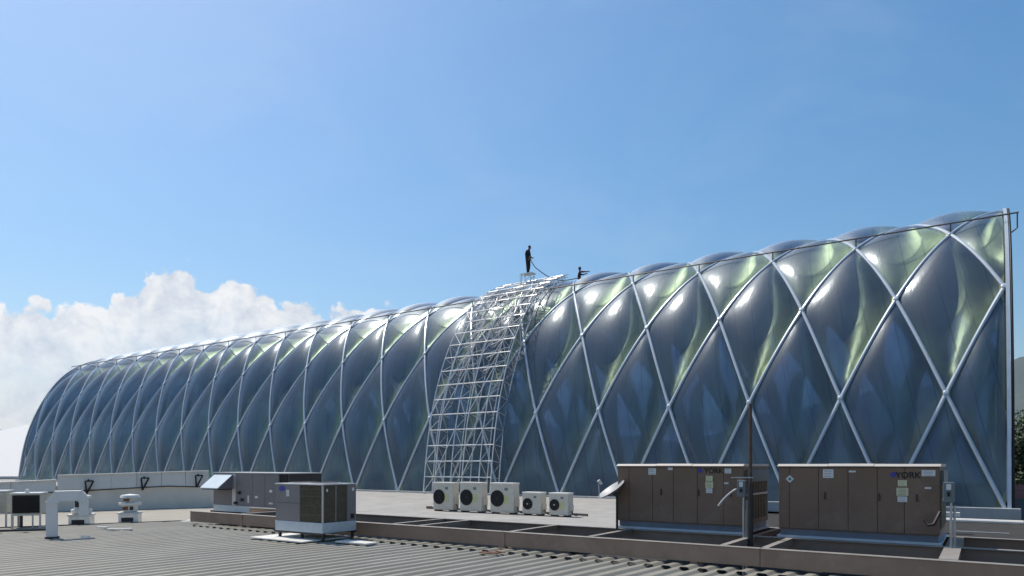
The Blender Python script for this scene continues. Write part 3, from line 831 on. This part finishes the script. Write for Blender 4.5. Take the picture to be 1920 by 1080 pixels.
for i in range(24):
    ya = .04+(CW-.31)*i/24; mb.bx(CL-.028, CL-.004, ya, ya+.013, .46, zt-.04)
mb.build('coil_fins', MT['coil'], cnd)
MB().bx(CL-.010, CL-.001, .36, .375, .46, zt-.04).build('coil_strip', MT['conduit'], cnd)
mb = MB().bx(-.015, CL+.015, -.015, CW+.015, zt-.029, zt); mb.build('top_cover', MT['conduit'], cnd, bevel=.006)
for cx in (.40, 1.12):
    fo = MB().lathe([(0, zt+.002), (.30, zt+.002), (.32, zt+.012), (.345, zt+.012), (.35, zt)], 28, (cx, CW/2, 0)).build('fan_ring', MT['conduit'], cnd, smooth=True)
    m2 = MB()
    for rr in (.1, .17, .24, .30): m2.tube([(cx+rr*math.cos(a), CW/2+rr*math.sin(a), zt+.022) for a in np.linspace(0, 2*math.pi, 25)], .005, 4)
    for i in range(6): m2.tube([(cx, CW/2, zt+.022), (cx+.33*math.cos(i*1.047), CW/2+.33*math.sin(i*1.047), zt+.02)], .005, 4)
    m2.build('fan_guard', MT['dark'], fo)
em = MB()
em.add([(.22+.105*math.cos(a), -.006, 1.155+.058*math.sin(a)) for a in np.linspace(0, 2*math.pi, 24, endpoint=False)], [tuple(range(24))])
em.prism([(.22+.105*math.cos(a), -.005, 1.155+.058*math.sin(a)) for a in np.linspace(0, 2*math.pi, 24, endpoint=False)], (0, .004, 0))
em.build('emblem', MT['blue'], cnd)
label_plate(cnd, .42, 1.06, .10, .14, MT['label_w'], lines=4)
MB().bx(CL+.001, CL+.004, .1, .14, 1.11, 1.17).build('sticker', MT['label_w'], cnd)
MB().bx(CL+.001, CL+.004, CW-.12, CW-.06, 1.11, 1.18).build('sticker', MT['label_w'], cnd)
MB().bx(CL+.001, CL+.02, CW-.16, CW-.07, .5, .6).build('valve_plate', MT['ink'], cnd)
# pad
pad = thing('equipment_pad', W(dl_+.35, cn-.42, 0), -TH, 'thin white pad on the ribbed roof under the grey condensing unit', 'pad')
for i, (a, b) in enumerate(((0, .62), (.63, 1.25), (1.26, CL+.20))):
    MB().bx(a, b, 0, CW+.42, .057, .085).build('pad_board', MT['white'], pad, bevel=.004)
tag(MB().box(W(dc-.75, cn+.25, .07), (.9, .35, .03), 0, Matrix.Rotation(-TH, 3, 'Z')).build('loose_board', MT['white']), 'loose white board lying right of the grey condensing unit', 'board')

# ================================================================== PACKAGED UNIT with hood behind it
pn = 13.9; da_, db_ = d_at(400, pn), d_at(523, pn); PL = da_-db_; zq = .20
def fzp(px, py): return CAMZ-(py-HOR)*(pn/(((px-960)/FPX)*ST+CT))/FPX
pk = thing('packaged_unit', W(da_, pn, 0), -TH, 'grey purple packaged rooftop unit with pale sloping hood', 'air conditioner')
zb = fzp(460, 949); zt = fzp(460, 886); zk = fzp(460, 961); PD = 1.3
MB().bx(0, PL, 0, PD, zk, zb-.002).build('curb', MT['skirt'], pk)
MB().bx(.0, PL, .02, PD, zb, zt-.03).build('cabinet', MT['grey_cab2'], pk)
cu_ = [0, .30, .36, .62, .80, 1]
for a, b in zip(cu_[:-1], cu_[1:]): MB().bx(a*PL+.006, b*PL-.006, 0, .019, zb+.01, zt-.04).build('access_panel', MT['grey_cab2'] if not (a == .30) else MT['conduit'], pk, bevel=.004)
PE = da_-d_at(560, pn+.4)
MB().bx(-.02, PE+.03, -.02, PD+.02, zt-.029, zt).build('lid', MT['conduit'], pk)
MB().bx(PL+.002, PE, .05, PD, zt-.32, zt-.03).build('shaded_side', MT['dark'], pk)  # dark box for the cabinet's right side, its shade put into the colour
MB().bx(PL+.08, PE-.08, .04, .049, zt-.28, zt-.06).build('shade_inset', MT['black'], pk)  # black inset deepens the shade painted on that side
for xx in (PE-.1,): MB().bx(xx, xx+.06, .1, .16, 0, zt-.33).build('leg', MT['dark'], pk)
# hood: sloping top, two cheeks
hx0, hx1 = .10, 1.08; hz1, hz0 = zt-.06, zt-.50; pr = .55
mb = MB().prism([(hx0, -pr, hz0), (hx0, 0, hz1), (hx0, 0, hz1-.03), (hx0, -pr, hz0-.03)], (hx1-hx0, 0, 0))
hood = mb.build('hood', MT['skirt'], pk)
for xx in (hx0, hx1-.02): MB().prism([(xx, -pr+.01, hz0-.031), (xx, -.002, hz1-.035), (xx, -.002, hz0-.031)], (.02, 0, 0)).build('hood_cheek', MT['grey_cab2'], hood)
MB().bx(hx0+.03, hx1-.03, -pr+.05, -.01, hz0-.06, hz0-.035).build('hood_filter', MT['dark'], hood)
for (px, py, w, h, m) in ((508, 921, .14, .08, 'label_w'), (466, 936, .10, .24, 'conduit'), (481, 932, .14, .07, 'label_w'), (508, 944, .2, .05, 'label_w')):
    label_plate(pk, da_-d_at(px, pn), fzp(px, py), w, h, MT[m], name='sticker', y=-.006)
for (px, py) in ((450, 924), (455, 937), (443, 943)): MB().tube([(da_-d_at(px, pn), -.001, fzp(px, py)), (da_-d_at(px, pn), -.08, fzp(px, py))], .05, 8).build('valve', MT['dark'], pk)
for xx in (-.2, PL*.5, PL-.1):
    for yy in (.1, PD-.15): MB().bx(xx, xx+.06, yy, yy+.06, -.01, zk-.08).build('leg', MT['rust'], pk)
for yy in (.08, PD-.17): MB().bx(-.3, PL+.1, yy, yy+.1, zk-.079, zk-.002).build('stand_rail', MT['dark'], pk)
tag(MB().box(at(400, 977, .03)+Vector((.4,.2,0)), (2.6, .7, .03), 0, Matrix.Rotation(.1, 3, 'Z')).build('roof_flashing', MT['white']), 'white flashing sheet on the roof below the hooded unit', 'flashing')

# ================================================================== LEFT: parapet, duct, fans, coolers
e3 = e_dir; en = Vector((e3.y, -e3.x, 0))     # en points towards the viewer
ang = math.atan2(e3.y, e3.x)
pe = at(392, 951, -.01)                        # right foot of the parapet
par = thing('parapet', (pe.x, pe.y, -.01), ang, 'long white clad parapet with black brackets and a cable', 'parapet')
def par_seg(x0, x1, h0, h1, name):
    # lower wall, a proud upper band leaning back, and a cap
    def ring(x, h): return [(x, 0, 0), (x, 0, h*.60), (x, -.05, h*.62), (x, .10, h), (x, .45, h), (x, .45, 0)]
    A, B = ring(x0, h0), ring(x1, h1)
    MB().add(A[:2]+A[5:]+B[:2]+B[5:]+[(x0,.45,h0*.60),(x1,.45,h1*.60)], [(0,3,4,1),(0,1,6,2),(3,5,7,4),(2,6,7,5),(1,4,7,6)]).build('parapet_wall', MT['white_panel'], par)
    n_ = 6
    for i in range(n_):
        f0, f1 = i/n_, (i+1)/n_
        xa, xb = x0+(x1-x0)*f0+.006, x0+(x1-x0)*f1-.006; ha, hb = h0+(h1-h0)*f0, h0+(h1-h0)*f1
        P0 = [(xa, -.05, ha*.603), (xa, .10, ha), (xa, .44, ha), (xa, .44, ha*.603)]; P1 = [(xb, -.05, hb*.603), (xb, .10, hb), (xb, .44, hb), (xb, .44, hb*.603)]
        MB().add(P0+P1, [(0,4,5,1),(1,5,6,2),(2,6,7,3),(3,7,4,0),(0,1,2,3),(4,7,6,5)]).build('cladding_panel', MT['white_panel'], par)
    MB().add([(x0,.06,h0),(x0,.47,h0),(x1,.06,h1),(x1,.47,h1),(x0,.06,h0+.035),(x0,.47,h0+.035),(x1,.06,h1+.035),(x1,.47,h1+.035)], [(0,1,3,2),(4,6,7,5),(0,2,6,4),(1,5,7,3),(0,4,5,1),(2,3,7,6)]).build('coping', MT['white'], par)
par_seg(-5.05, 0, 1.28, 1.42, 'a')
par_seg(-13, -5.1, .78, 1.12, 'b')
# sloping gable end of the parapet
MB().prism([(.006, .02, 0), (.006, .02, .9), (.45, .1, .52), (.5, .1, 0)], (0, .35, 0)).build('parapet_end', MT['white_panel'], par)
MB().tube([(-12.9, -.075, .52), (-5.0, -.075, .70), (-1.5, -.075, .86), (0, -.075, .80)], .018, 5).build('cable', MT['dark'], par)
for px, py in ((166, 912), (270, 906), (371, 901)):
    t = (px-960)/FPX; xx = (t*pe.y-pe.x)/(e3.x-t*e3.y)
    Y = pe.y+xx*e3.y; zz = CAMZ-(py-HOR)*Y/FPX+.01
    mb = MB()
    for p, q in (((xx-.10, -.14, zz+.2), (xx+.16, -.14, zz+.2)), ((xx-.10, -.14, zz+.2), (xx-.06, -.10, zz-.26)), ((xx+.16, -.14, zz+.2), (xx-.06, -.10, zz-.26)), ((xx+.0, -.10, zz+.24), (xx+.0, .02, zz+.22))): mb.tube([p, q], .032, 6)
    mb.build('bracket', MT['black'], par)
pbx = at(116, 952, 0)
tag(MB().box((pbx.x-.2, pbx.y+1.4, 1.16), (.38, .3, .2)).build('junction_box', MT['white']), 'small white box standing on the parapet top', 'box')
# gooseneck vent
gp = at(98, 1008, .05)
gn = thing('gooseneck_vent', (gp.x, gp.y, .0), R(27), 'white inverted U shaped vent duct with mitred corners', 'vent duct')
def duct(x0, x1, z, w):
    # outline of a mitred inverted U in x-z, thickness w in y
    outer = [(x0, 0), (x0, z-.24), (x0+.16, z-.005), (x1-.13, z), (x1, z-.15), (x1, z-.58)]
    inner = [(x1-.18, z-.58), (x1-.18, z-.26), (x1-.22, z-.23), (x0+.26, z-.23), (x0+.21, z-.28), (x0+.21, 0)]
    return outer, inner
o_, i_ = duct(-.11, .70, 1.10, .2)
secs = list(zip(o_, reversed(i_)))
nm = ('riser', 'mitre', 'crossover', 'mitre', 'outlet')
for k_, nme in enumerate(nm):
    (a, b), (c_, d__) = secs[k_], secs[k_+1]
    s_ = .003
    poly = [(a[0], -.10, a[1]), (c_[0], -.10, c_[1]), (d__[0], -.10, d__[1]), (b[0], -.10, b[1])]
    MB().prism(poly, (0, .20, 0)).build(nme, MT['duct'], gn, bevel=.006)
for k_ in (1, 2, 3, 4):
    a, b = secs[k_]
    A = Vector((a[0], 0, a[1])); B = Vector((b[0], 0, b[1])); dr = (B-A).normalized()
    MB().box((A+B)/2, ((B-A).length+.025, .225, .016), 0, Matrix(((dr.x, 0, -dr.z), (0, 1, 0), (dr.z, 0, dr.x)))).build('joint_flange', MT['duct'], gn)
MB().bx(-.13, .13, -.13, .13, .04, .075).build('base_collar', MT['dark'], gn)
cl = at(160, 1009, .06); tag(MB().box((cl.x, cl.y, .085), (.16, .12, .05), 0, Matrix.Rotation(.3, 3, 'Z')).build('white_block', MT['white']), 'small white block on the ribbed roof right of the vent duct', 'block')
# roof fans
def roof_fan(px, py, h, label, double):
    p = at(px, py, -.01); t = thing('roof_fan', p, R(18), label, 'roof fan', 'white mushroom roof fans')
    w = .26
    MB().bx(-w, w, -w, w, 0, h*.32).build('curb', MT['galv'], t, bevel=.01)
    MB().bx(-w-.03, w+.03, -w-.03, w+.03, h*.321, h*.37).build('flange', MT['white'], t, bevel=.005)
    MB().bx(-w*.7, w*.5, -w-.005, -w-.002, h*.05, h*.2).build('hatch', MT['dark'], t)
    if double:
        MB().lathe([(.16, h*.371), (.20, h*.40), (.20, h*.60), (.30, h*.62), (.30, h*.70), (.13, h*.72)], 18).build('drum', MT['white'], t, smooth=True)
        MB().lathe([(.12, h*.721), (.12, h*.86), (.27, h*.88), (.24, h*.96), (0, h)], 18).build('cap', MT['white'], t, smooth=True)
        MB().bx(-.16, -.02, -.215, -.2, h*.45, h*.57).build('motor_slot', MT['rust'], t)
        MB().bx(.03, .12, -.215, -.2, h*.45, h*.57).build('motor_slot', MT['dark'], t)
        MB().bx(-.15, 0, -.16, -.121, h*.75, h*.84).build('motor', MT['rust'], t)
    else:
        MB().lathe([(.22, h*.371), (.26, h*.42), (.26, h*.52), (.17, h*.55), (.17, h*.86), (.24, h*.87), (.24, h*.97), (0, h)], 18).build('drum', MT['white'], t, smooth=True)
        MB().bx(-.12, -.02, -.19, -.16, h*.6, h*.85).build('motor_slot', MT['dark'], t)
    return t
roof_fan(153, 985, .86, 'white roof fan behind the inverted U vent duct', False)
roof_fan(244, 980, .84, 'white two tier roof fan standing alone before the parapet', True)
# evaporative coolers on stands
def cooler(px, py, w, h, hl, label, front, extra):
    p = at(px, py, 0.0); t = thing('evaporative_cooler', p, R(20), label, 'air cooler')
    dp = w*.9
    for sx in (-1, 1):
        for sy in (0, 1): MB().bx(sx*(w/2-.02)-.02, sx*(w/2-.02)+.02, sy*dp-.02, sy*dp+.02, 0, hl).build('leg', MT['conduit'], t)
    for sy in (0, dp): MB().bx(-w/2, w/2, sy-.02, sy+.02, hl, hl+.045).build('stand_rail', MT['conduit'], t)
    MB().bx(-w/2, w/2, .0, dp, hl+.046, hl+h).build('casing', MT['offwhite'], t, bevel=.01)
    fo = MB().bx(-w/2+.03, w/2-.03, -.02, -.002, hl+.07, hl+h-.03).build('front_grille', front, t)
    mb = MB()
    for i in range(9): mb.box((0, -.026, hl+.1+i*(h-.16)/9), (w-.09, .012, .012), 0, Matrix.Rotation(.4, 3, 'X'))
    mb.build('grille_slats', MT['ink'] if front is MT['black'] else MT['conduit'], fo)
    MB().bx(-w/2-.02, w/2+.02, -.03, dp+.02, hl+h+.001, hl+h+.035).build('lid', MT['galv'], t)
    if extra:
        MB().lathe([(.05, hl+h+.036), (.06, hl+h+.07), (.04, hl+h+.12), (0, hl+h+.13)], 10, (0, .1, 0)).build('vent_cap', MT['white'], t, smooth=True)
        MB().tube([(-w*.2, .1, .05), (-w*.2, .1, hl)], .035, 8).build('drain_pipe', MT['dark'], t)
        MB().tube([(-w*.35, .2, .05), (-w*.35, .2, hl)], .02, 8).build('drain_pipe', MT['conduit'], t)
        MB().tube([(w*.2, .05, .05), (w*.2, .05, hl)], .02, 8).build('drain_pipe', MT['conduit'], t)
    return t
cooler(49, 993, .66, .56, .36, 'black fronted cooler on a thin legged stand', MT['black'], True)
cooler(-12, 990, .60, .60, .36, 'pale cooler on a stand cut off by the left edge', MT['offwhite'], False)
pp = at(20, 990, .02)
tag(MB().tube([at(-30, 996, .09), at(90, 993, .09)], .03, 6).build('roof_pipe', MT['dark']), 'dark pipe lying on the roof under the black fronted cooler', 'pipe')
sp = MB(); a = seam(-14, -.03); b = seam(7.4, -.03)
tag(MB().tube([a+Vector((0,0,.03)), b+Vector((0,0,.03))], .03, 6).build('seam_pipe', MT['dark']), 'long dark cable along the seam of the left roof', 'cable')
for i, (px, py) in enumerate(((192, 990), (215, 993), (232, 993))):
    p = at(px, py, .06); tag(MB().box((p.x, p.y, .075), (.28+.05*i, .12, .03), 0, Matrix.Rotation(.2*i, 3, 'Z')).build('white_scrap', MT['white']), ('flat white scrap nearest the vent duct on the ribbed roof', 'middle one of three white scraps on the ribbed roof', 'rightmost of three white scraps below the roof fan')[i], 'scrap', 'white scraps on the ribbed roof')

# ================================================================== PEOPLE
def skin_body(chain, edges, radii, root, mats, facemat, parent, name='body'):
    me = bpy.data.meshes.new(name); me.from_pydata(chain, edges, []); me.update()
    o = bpy.data.objects.new('tmp', me); COL.objects.link(o)
    mod = o.modifiers.new('skin', 'SKIN'); 
    for i, v in enumerate(me.skin_vertices[0].data): v.radius = (radii[i][0], radii[i][1]) if isinstance(radii[i], tuple) else (radii[i], radii[i]); v.use_root = (i == root)
    s = o.modifiers.new('sub', 'SUBSURF'); s.levels = 1; s.render_levels = 1
    bpy.context.view_layer.update()
    dg = bpy.context.evaluated_depsgraph_get(); m2 = bpy.data.meshes.new_from_object(o.evaluated_get(dg)); bpy.data.objects.remove(o)
    m2.materials.clear()
    for m in mats: m2.materials.append(m)
    for p in m2.polygons: p.material_index = facemat(p.center); p.use_smooth = True
    b = bpy.data.objects.new(name, m2); COL.objects.link(b); b.parent = parent
    return b
def person(loc, rz, pose, label, mats, scale=1.0, bulk=1.1):
    t = thing('person', loc, rz, label, 'person')
    t.scale = (scale,)*3
    V = []; Ed = []; Ra = []
    def add(p, r, par):
        V.append(tuple(p)); Ra.append(r)
        if par is not None: Ed.append((par, len(V)-1))
        return len(V)-1
    J = pose
    pel = add(J['pelvis'], (.145*bulk, .115*bulk), None)
    wai = add(J['waist'], (.135*bulk, .11*bulk), pel); che = add(J['chest'], (.155*bulk, .12*bulk), wai)
    nk = add(J['neck'], .062, che)
    h0 = add(J['head0'], (.072, .08), nk); h1 = add(J['head1'], (.08, .098), h0); h2 = add(J['head2'], (.055, .065), h1)
    for s in ('l', 'r'):
        sh = add(J['sho_'+s], .068, che); el = add(J['elb_'+s], .050*bulk, sh); wr = add(J['wri_'+s], .034, el)
        a = Vector(J['wri_'+s]); e = Vector(J['elb_'+s]); dr = (a-e).normalized()
        pal = add(a+dr*.07, (.042, .022), wr)
        side = dr.cross(Vector((0, 1, 0))); side = side.normalized() if side.length > .1 else Vector((1, 0, 0))
        for k, (off, ln) in enumerate(((-.030, .066), (-.010, .078), (.011, .073), (.030, .055))):
            f1 = add(a+dr*.10+side*off, .0095, pal); f2 = add(a+dr*(.10+ln*.6)+side*off*1.1, .009, f1); add(a+dr*(.10+ln)+side*off*1.05+Vector((0, -.012, -.012)), .0075, f2)
        th = add(a+dr*.045+side*-.045, .011, pal); add(a+dr*.085+side*-.062, .009, th)
        hp = add(J['hip_'+s], .088*bulk, pel); kn = add(J['kne_'+s], .068*bulk, hp); an = add(J['ank_'+s], .045, kn)
        he = add(Vector(J['ank_'+s])+Vector((0, 0, -.045)), .048, an); add(Vector(J['toe_'+s]), (.045, .028), he)
    hc = Vector(J['head1']); nk_ = Vector(J['neck']); wr = [Vector(J['wri_l']), Vector(J['wri_r'])]
    pz = Vector(J['pelvis'])
    lower = [Vector(J[k+s]) for k in ('kne_', 'ank_', 'hip_') for s in 'lr']
    upper = [Vector(J[k+s]) for k in ('sho_', 'elb_') for s in 'lr']+[Vector(J['chest']), Vector(J['waist'])]
    def fm(c):
        c = Vector(c)
        if (c-hc).length < .155 or min((c-w).length for w in wr) < .03: return 2
        for w, e in zip(wr, (Vector(J['elb_l']), Vector(J['elb_r']))):
            if (c-w).length < .22 and (c-e).dot(w-e) > (w-e).length_squared*1.02: return 2
        return 1 if min((c-p).length for p in lower) < min((c-p).length for p in upper) else 0
    skin_body(V, Ed, Ra, pel, mats, fm, t)
    # face and hair
    fwd = Vector(J['face']).normalized(); up = (Vector(J['head2'])-Vector(J['head0'])).normalized(); sd = fwd.cross(up).normalized()
    hm = MB(); Mx = Matrix((sd, fwd, up)).transposed()
    hm.lathe([(.100*math.sin(a), .118*math.cos(a)) for a in np.linspace(0.01, 1.75, 9)], 16, hc+up*.035-fwd*.022, 0, Mx)
    hm.build('hair', MT['hair'], t, smooth='all')
    for q in (-1, 1): MB().lathe([(.012*math.sin(a), .012*math.cos(a)) for a in np.linspace(0.01, 3.13, 6)], 8, hc+fwd*.088+sd*.032*q+up*.012).build('eye', MT['ink'], t, smooth='all')
    MB().add([hc+fwd*.088+up*.01, hc+fwd*.120-up*.03, hc+fwd*.09-up*.036+sd*.018, hc+fwd*.09-up*.036-sd*.018], [(0,1,2),(0,3,1),(1,3,2),(0,2,3)]).build('nose', MT['skin'], t)
    MB().box(hc+fwd*.088-up*.058, (.045, .01, .012), 0, Mx).build('mouth', mat('lips', (.18, .06, .05), .6), t)
    for q in (-1, 1): MB().lathe([(.0, .0), (.028, .004), (.022, .014), (0, .010)], 10, hc+sd*.083*q-fwd*.01, 0, Matrix((fwd, up, sd*q)).transposed()).build('ear', MT['skin'], t, smooth='all')
    return t
# local axes: x = to the right of the picture when rz = 0, +y away from the viewer; standing figure faces +x
stand = dict(pelvis=(0, 0, .94), waist=(.01, 0, 1.12), chest=(.03, 0, 1.34), neck=(.075, 0, 1.50), head0=(.10, 0, 1.56), head1=(.13, 0, 1.64), head2=(.135, 0, 1.715),
    sho_l=(.03, .19, 1.42), elb_l=(.02, .25, 1.14), wri_l=(.22, .17, 1.04), sho_r=(.03, -.19, 1.42), elb_r=(-.02, -.25, 1.14), wri_r=(.20, -.17, 1.03),
    hip_l=(0, .10, .90), kne_l=(.03, .11, .49), ank_l=(-.02, .12, .085), toe_l=(.17, .13, .03), hip_r=(0, -.10, .90), kne_r=(.04, -.11, .49), ank_r=(.02, -.12, .085), toe_r=(.21, -.13, .03), face=(1, 0, -.35))
sit = dict(pelvis=(0, 0, .12), waist=(.0, 0, .28), chest=(.03, 0, .50), neck=(.03, 0, .64), head0=(.03, 0, .70), head1=(.04, -.02, .785), head2=(.04, -.02, .86),
    sho_l=(.03, .19, .57), elb_l=(.22, .22, .46), wri_l=(.40, .12, .50), sho_r=(.05, -.17, .57), elb_r=(.27, -.20, .55), wri_r=(.50, -.16, .58),
    hip_l=(.02, .12, .12), kne_l=(.10, .52, .20), ank_l=(.10, .85, -.02), toe_l=(.12, 1.03, -.06), hip_r=(.05, -.02, .12), kne_r=(.40, .30, .22), ank_r=(.40, .62, -.02), toe_r=(.42, .82, -.05), face=(.5, -.85, -.1))
def scaffold_world(d, t, off):
    n, dn = fN(t); z, dz = fZ(t); l = math.hypot(dn, dz)
    return W(d, N0+n-dz/l*off, z+dn/l*off)
# timber deck board that carries the standing man
t1 = stations[-3]
p1 = scaffold_world(24.15, 3.5, OO+.06)
dk = thing('work_stand', p1, -TH, 'small pale stand on top of the scaffold under the standing person', 'stand')
MB().bx(-.45, .45, -.28, .28, 0, .04).build('plank', MT['galv'], dk)
for xx in (-.34, .34):
    for yy in (-.2, .2): MB().tube([(xx, yy, -.85), (xx, yy, -.001)], .03, 6).build('post', MT['galv'], dk)
for yy in (-.2, .2): MB().tube([(-.34, yy, -.7), (.34, yy, -.1)], .022, 5).build('post_brace', MT['galv'], dk)
p1m = p1+Vector((0, 0, .04))
person(p1m, R(-30), stand, 'person in dark clothes standing on top of the scaffold', [MT['jacket'], MT['trouser'], MT['skin']], 1.0, 1.5)
p2 = scaffold_world(D0+SP*5.97, 4.1, .08)
person(p2, 0, sit, 'person in dark red jacket crouching on the crest of the vault', [MT['jacket_r'], MT['trouser'], MT['skin']])
# rope from the standing man to the crouching one
ra = p1m+Vector((.45, -.05, .42)); rb = p2+Vector((.0, -.16, .18))
pts = []
for i in range(17):
    f = i/16; p = ra.lerp(rb, f); p.z -= .55*math.sin(math.pi*f)*(1-.25*f); pts.append(p)
hand = p1m+Matrix.Rotation(R(-30), 3, 'Z') @ Vector((.27, -.17, .97))
pts = [hand, hand+Vector((.06, .02, -.25))]+pts
tag(MB().tube(pts, .03, 6).build('rope', MT['dark_rail'], smooth=True), 'dark rope sagging between the two people on the roof', 'rope')

# ================================================================== RIGHT END DETAILS
def wpipe(name, pts, r, m, label, cat='pipe', **k):
    return tag(MB().tube(pts, r, 8).build(name, m, smooth=True), label, cat, **k)
zp = -.05
pa = W(.9, 25.4, .12)
wpipe('white_pipe', [W(2.4, 24.2, -.35), W(2.4, 24.2, .06), W(-.9, 24.2, .06)], .062, MT['white'], 'thick white pipe running below the foot of the vault')
tag(MB().box(W(1.2, 25.2, .17), (1.15, .3, .12), 0, Matrix.Rotation(-TH, 3, 'Z')).build('cable_tray', MT['white']), 'white cable tray lying above the thick white pipe', 'tray')
# beige parapet at the right end, teal sheet and pipes beyond
rp = thing('end_parapet', W(-1.5, 13, 0), -TH, 'low beige parapet running back at the right edge', 'parapet')
MB().bx(0, .25, 0, 17.5, -.42, .30).build('parapet_wall', MT['beige'], rp)
MB().bx(-.03, .28, -.02, 17.5, .301, .36).build('coping', MT['white'], rp)
tl = thing('teal_container', W(-3.2, 18.5, -.42), -TH, 'teal painted container beyond the beige parapet', 'container')
MB().bx(0, 2.4, 0, 5, 0, .80).build('body', MT['teal'], tl, bevel=.03)
for i in range(6): MB().bx(-.03, -.001, .4+i*.8, .5+i*.8, .05, .75).build('stiffener', MT['teal'], tl)
MB().bx(-.05, 2.45, -.05, 5.05, .801, .86).build('lid', MT['beige'], tl)
for i, (n_, z_) in enumerate(((27.0, .62), (27.8, .85), (29, .45))):
    wpipe('white_pipe', [W(-1.9-.2*i, n_, z_), W(-8, n_-.8*i, z_+.15)], .14, MT['white'], ('lowest white pipe beyond the right end of the vault', 'topmost white pipe beyond the right end of the vault', 'rear white pipe beyond the right end of the vault')[i], group='white pipes beyond the right end')
wpipe('black_hose', [W(-1.2, 27, .75), W(-2.0, 25, .55), W(-3.4, 23.5, .5)], .05, MT['ink'], 'black hose hanging at the right end of the vault', 'hose')

# ================================================================== BACKGROUND
def tree(loc, h, r, label, seed, lean=0):
    rnd = random.Random(seed); t = thing('tree', loc, 0, label, 'tree', 'trees beyond the right end')
    mb = MB(); mb.tube([(0,0,0), (.1, 0, h*.3), (.0, .1, h*.6), (.1, .1, h*.85)], [.28, .22, .14, .05], 8)
    tips = []
    for i in range(9):
        z = h*rnd.uniform(.3, .7); a = rnd.uniform(0, 6.28); L = r*rnd.uniform(.5, .95)
        q = Vector((math.cos(a)*L, math.sin(a)*L, z+L*.5)); mb.tube([(0,.05,z), q*.5+Vector((0,0,z*.5)), q], [.1, .06, .03], 6); tips.append(q)
    mb.build('trunk', MT['bark'], t, smooth=True)
    cl = [(Vector((0, 0, h*.8)), r*.6)]+[(q, r*rnd.uniform(.3, .5)) for q in tips]
    for i in range(10):
        a = rnd.uniform(0, 6.28); u = rnd.uniform(.35, 1); cl.append((Vector((math.cos(a)*r*.75*(1.2-u), math.sin(a)*r*.75*(1.2-u), h*(.3+.65*u))), r*rnd.uniform(.22, .42)))
    vs = []; fs = []
    for c_, rr in cl:
        for k in range(330):
            v = Vector((rnd.gauss(0,1), rnd.gauss(0,1), rnd.gauss(0,1))).normalized()*rr*rnd.uniform(.55, 1.05)
            p = c_+v; s = rnd.uniform(.10, .22)
            a = Vector((rnd.gauss(0,1), rnd.gauss(0,1), rnd.gauss(0,1))).normalized(); b = a.cross(v).normalized() if a.cross(v).length > 1e-4 else Vector((1,0,0))
            o = len(vs); vs += [p-a*s, p+b*s*.6, p+a*s, p-b*s*.6]; fs.append((o, o+1, o+2, o+3))
    m = MB(); m.add(vs, fs); me = bpy.data.meshes.new('crown'); me.from_pydata(vs, [], fs); me.materials.append(MT['leaf'])
    o = bpy.data.objects.new('crown', me); COL.objects.link(o); o.parent = t
    return t
def bg(px, Y): return ((px-960)/FPX*Y, Y, -9.5)
tree(bg(1915, 62), 14.2, 2.6, 'dark green tree nearest the right edge of the vault', 1)
tree(bg(1945, 66), 16.2, 3.4, 'tall dark tree cut off by the right edge of the picture', 2)
tree(bg(1900, 80), 13.5, 2.6, 'dark tree half hidden behind the arch at the right end', 3)
tree(bg(1990, 58), 15.0, 3.2, 'dark tree just beyond the right edge', 4)
# red roofed house
hs = thing('house', (*bg(1935, 44)[:2], -9.5), -TH, 'house with red tiled roof below the trees', 'house')
MB().bx(-5, 7, -4, 4, 0, 8.0).build('wall', MT['beige'], hs)
MB().prism([(-5.5, -4.6, 8.0), (-5.5, 4.6, 8.0), (-5.5, 0, 9.9)], (13, 0, 0)).build('roof', MT['red_roof'], hs)
for i in range(4):
    w_ = MB().bx(-4+i*2.8, -2.8+i*2.8, -4.06, -4.001, 5.2, 6.8).build('window', MT['white'], hs); MB().bx(-3.9+i*2.8, -2.9+i*2.8, -4.09, -4.061, 5.3, 6.7).build('pane', MT['ink'], w_)
# white tensile roof far left
tn = thing('white_hall', (0, 0, 0), 0, 'white tent roofed hall beyond the left end of the vault', 'hall')
def tp(px, py, Y): return atY(px, py, Y)
q = [tp(-330, 893, 78), tp(75, 893, 78), tp(62, 792, 100), tp(-330, 905-0, 100)]
q[3] = tp(-330, 915, 100); q[3].z = q[0].z+.4
MB().prism([q[0], q[1], q[2], q[3]], (0, 0, -.15)).build('tent_roof', MT['tent'], tn)
MB().prism([q[0]+Vector((0,0,-.16)), q[1]+Vector((0,0,-.16)), Vector((q[1].x,q[1].y,-9.4)), Vector((q[0].x,q[0].y,-9.4))], (0, 24, 0)).build('base', MT['wall'], tn)
# low roofs behind the parapet at the left
for i, (xa, xb, Y, z1, lab) in enumerate(((-25, -13.5, 31.5, .72, 'low pale roof upstand behind the white parapet'), (-31, -23.8, 30, 1.0, 'low grey roof box at the left edge behind the parapet'))):
    o = MB().bx(xa, xb, Y, Y+1.2, 0.003, z1); o = o.build('roof_upstand', MT['curb'] if i else MT['slab'], bevel=.02); tag(o, lab, 'roof upstand')

# ================================================================== AIR
hz = MB().bx(-5600, 5600, -5600, 5600, -14, 720)
hm_ = bpy.data.materials.new('air'); hm_.use_nodes = True; nt_ = hm_.node_tree; nt_.nodes.clear()
pv = nt_.nodes.new('ShaderNodeVolumePrincipled'); pv.inputs['Color'].default_value = (.70, .84, 1, 1); pv.inputs['Density'].default_value = .00006; pv.inputs['Anisotropy'].default_value = .3
ov = nt_.nodes.new('ShaderNodeOutputMaterial'); nt_.links.new(pv.outputs[0], ov.inputs['Volume'])
hzo = hz.build('haze', hm_); tag(hzo, 'thin blue haze in the air over the city', 'haze', kind='stuff')
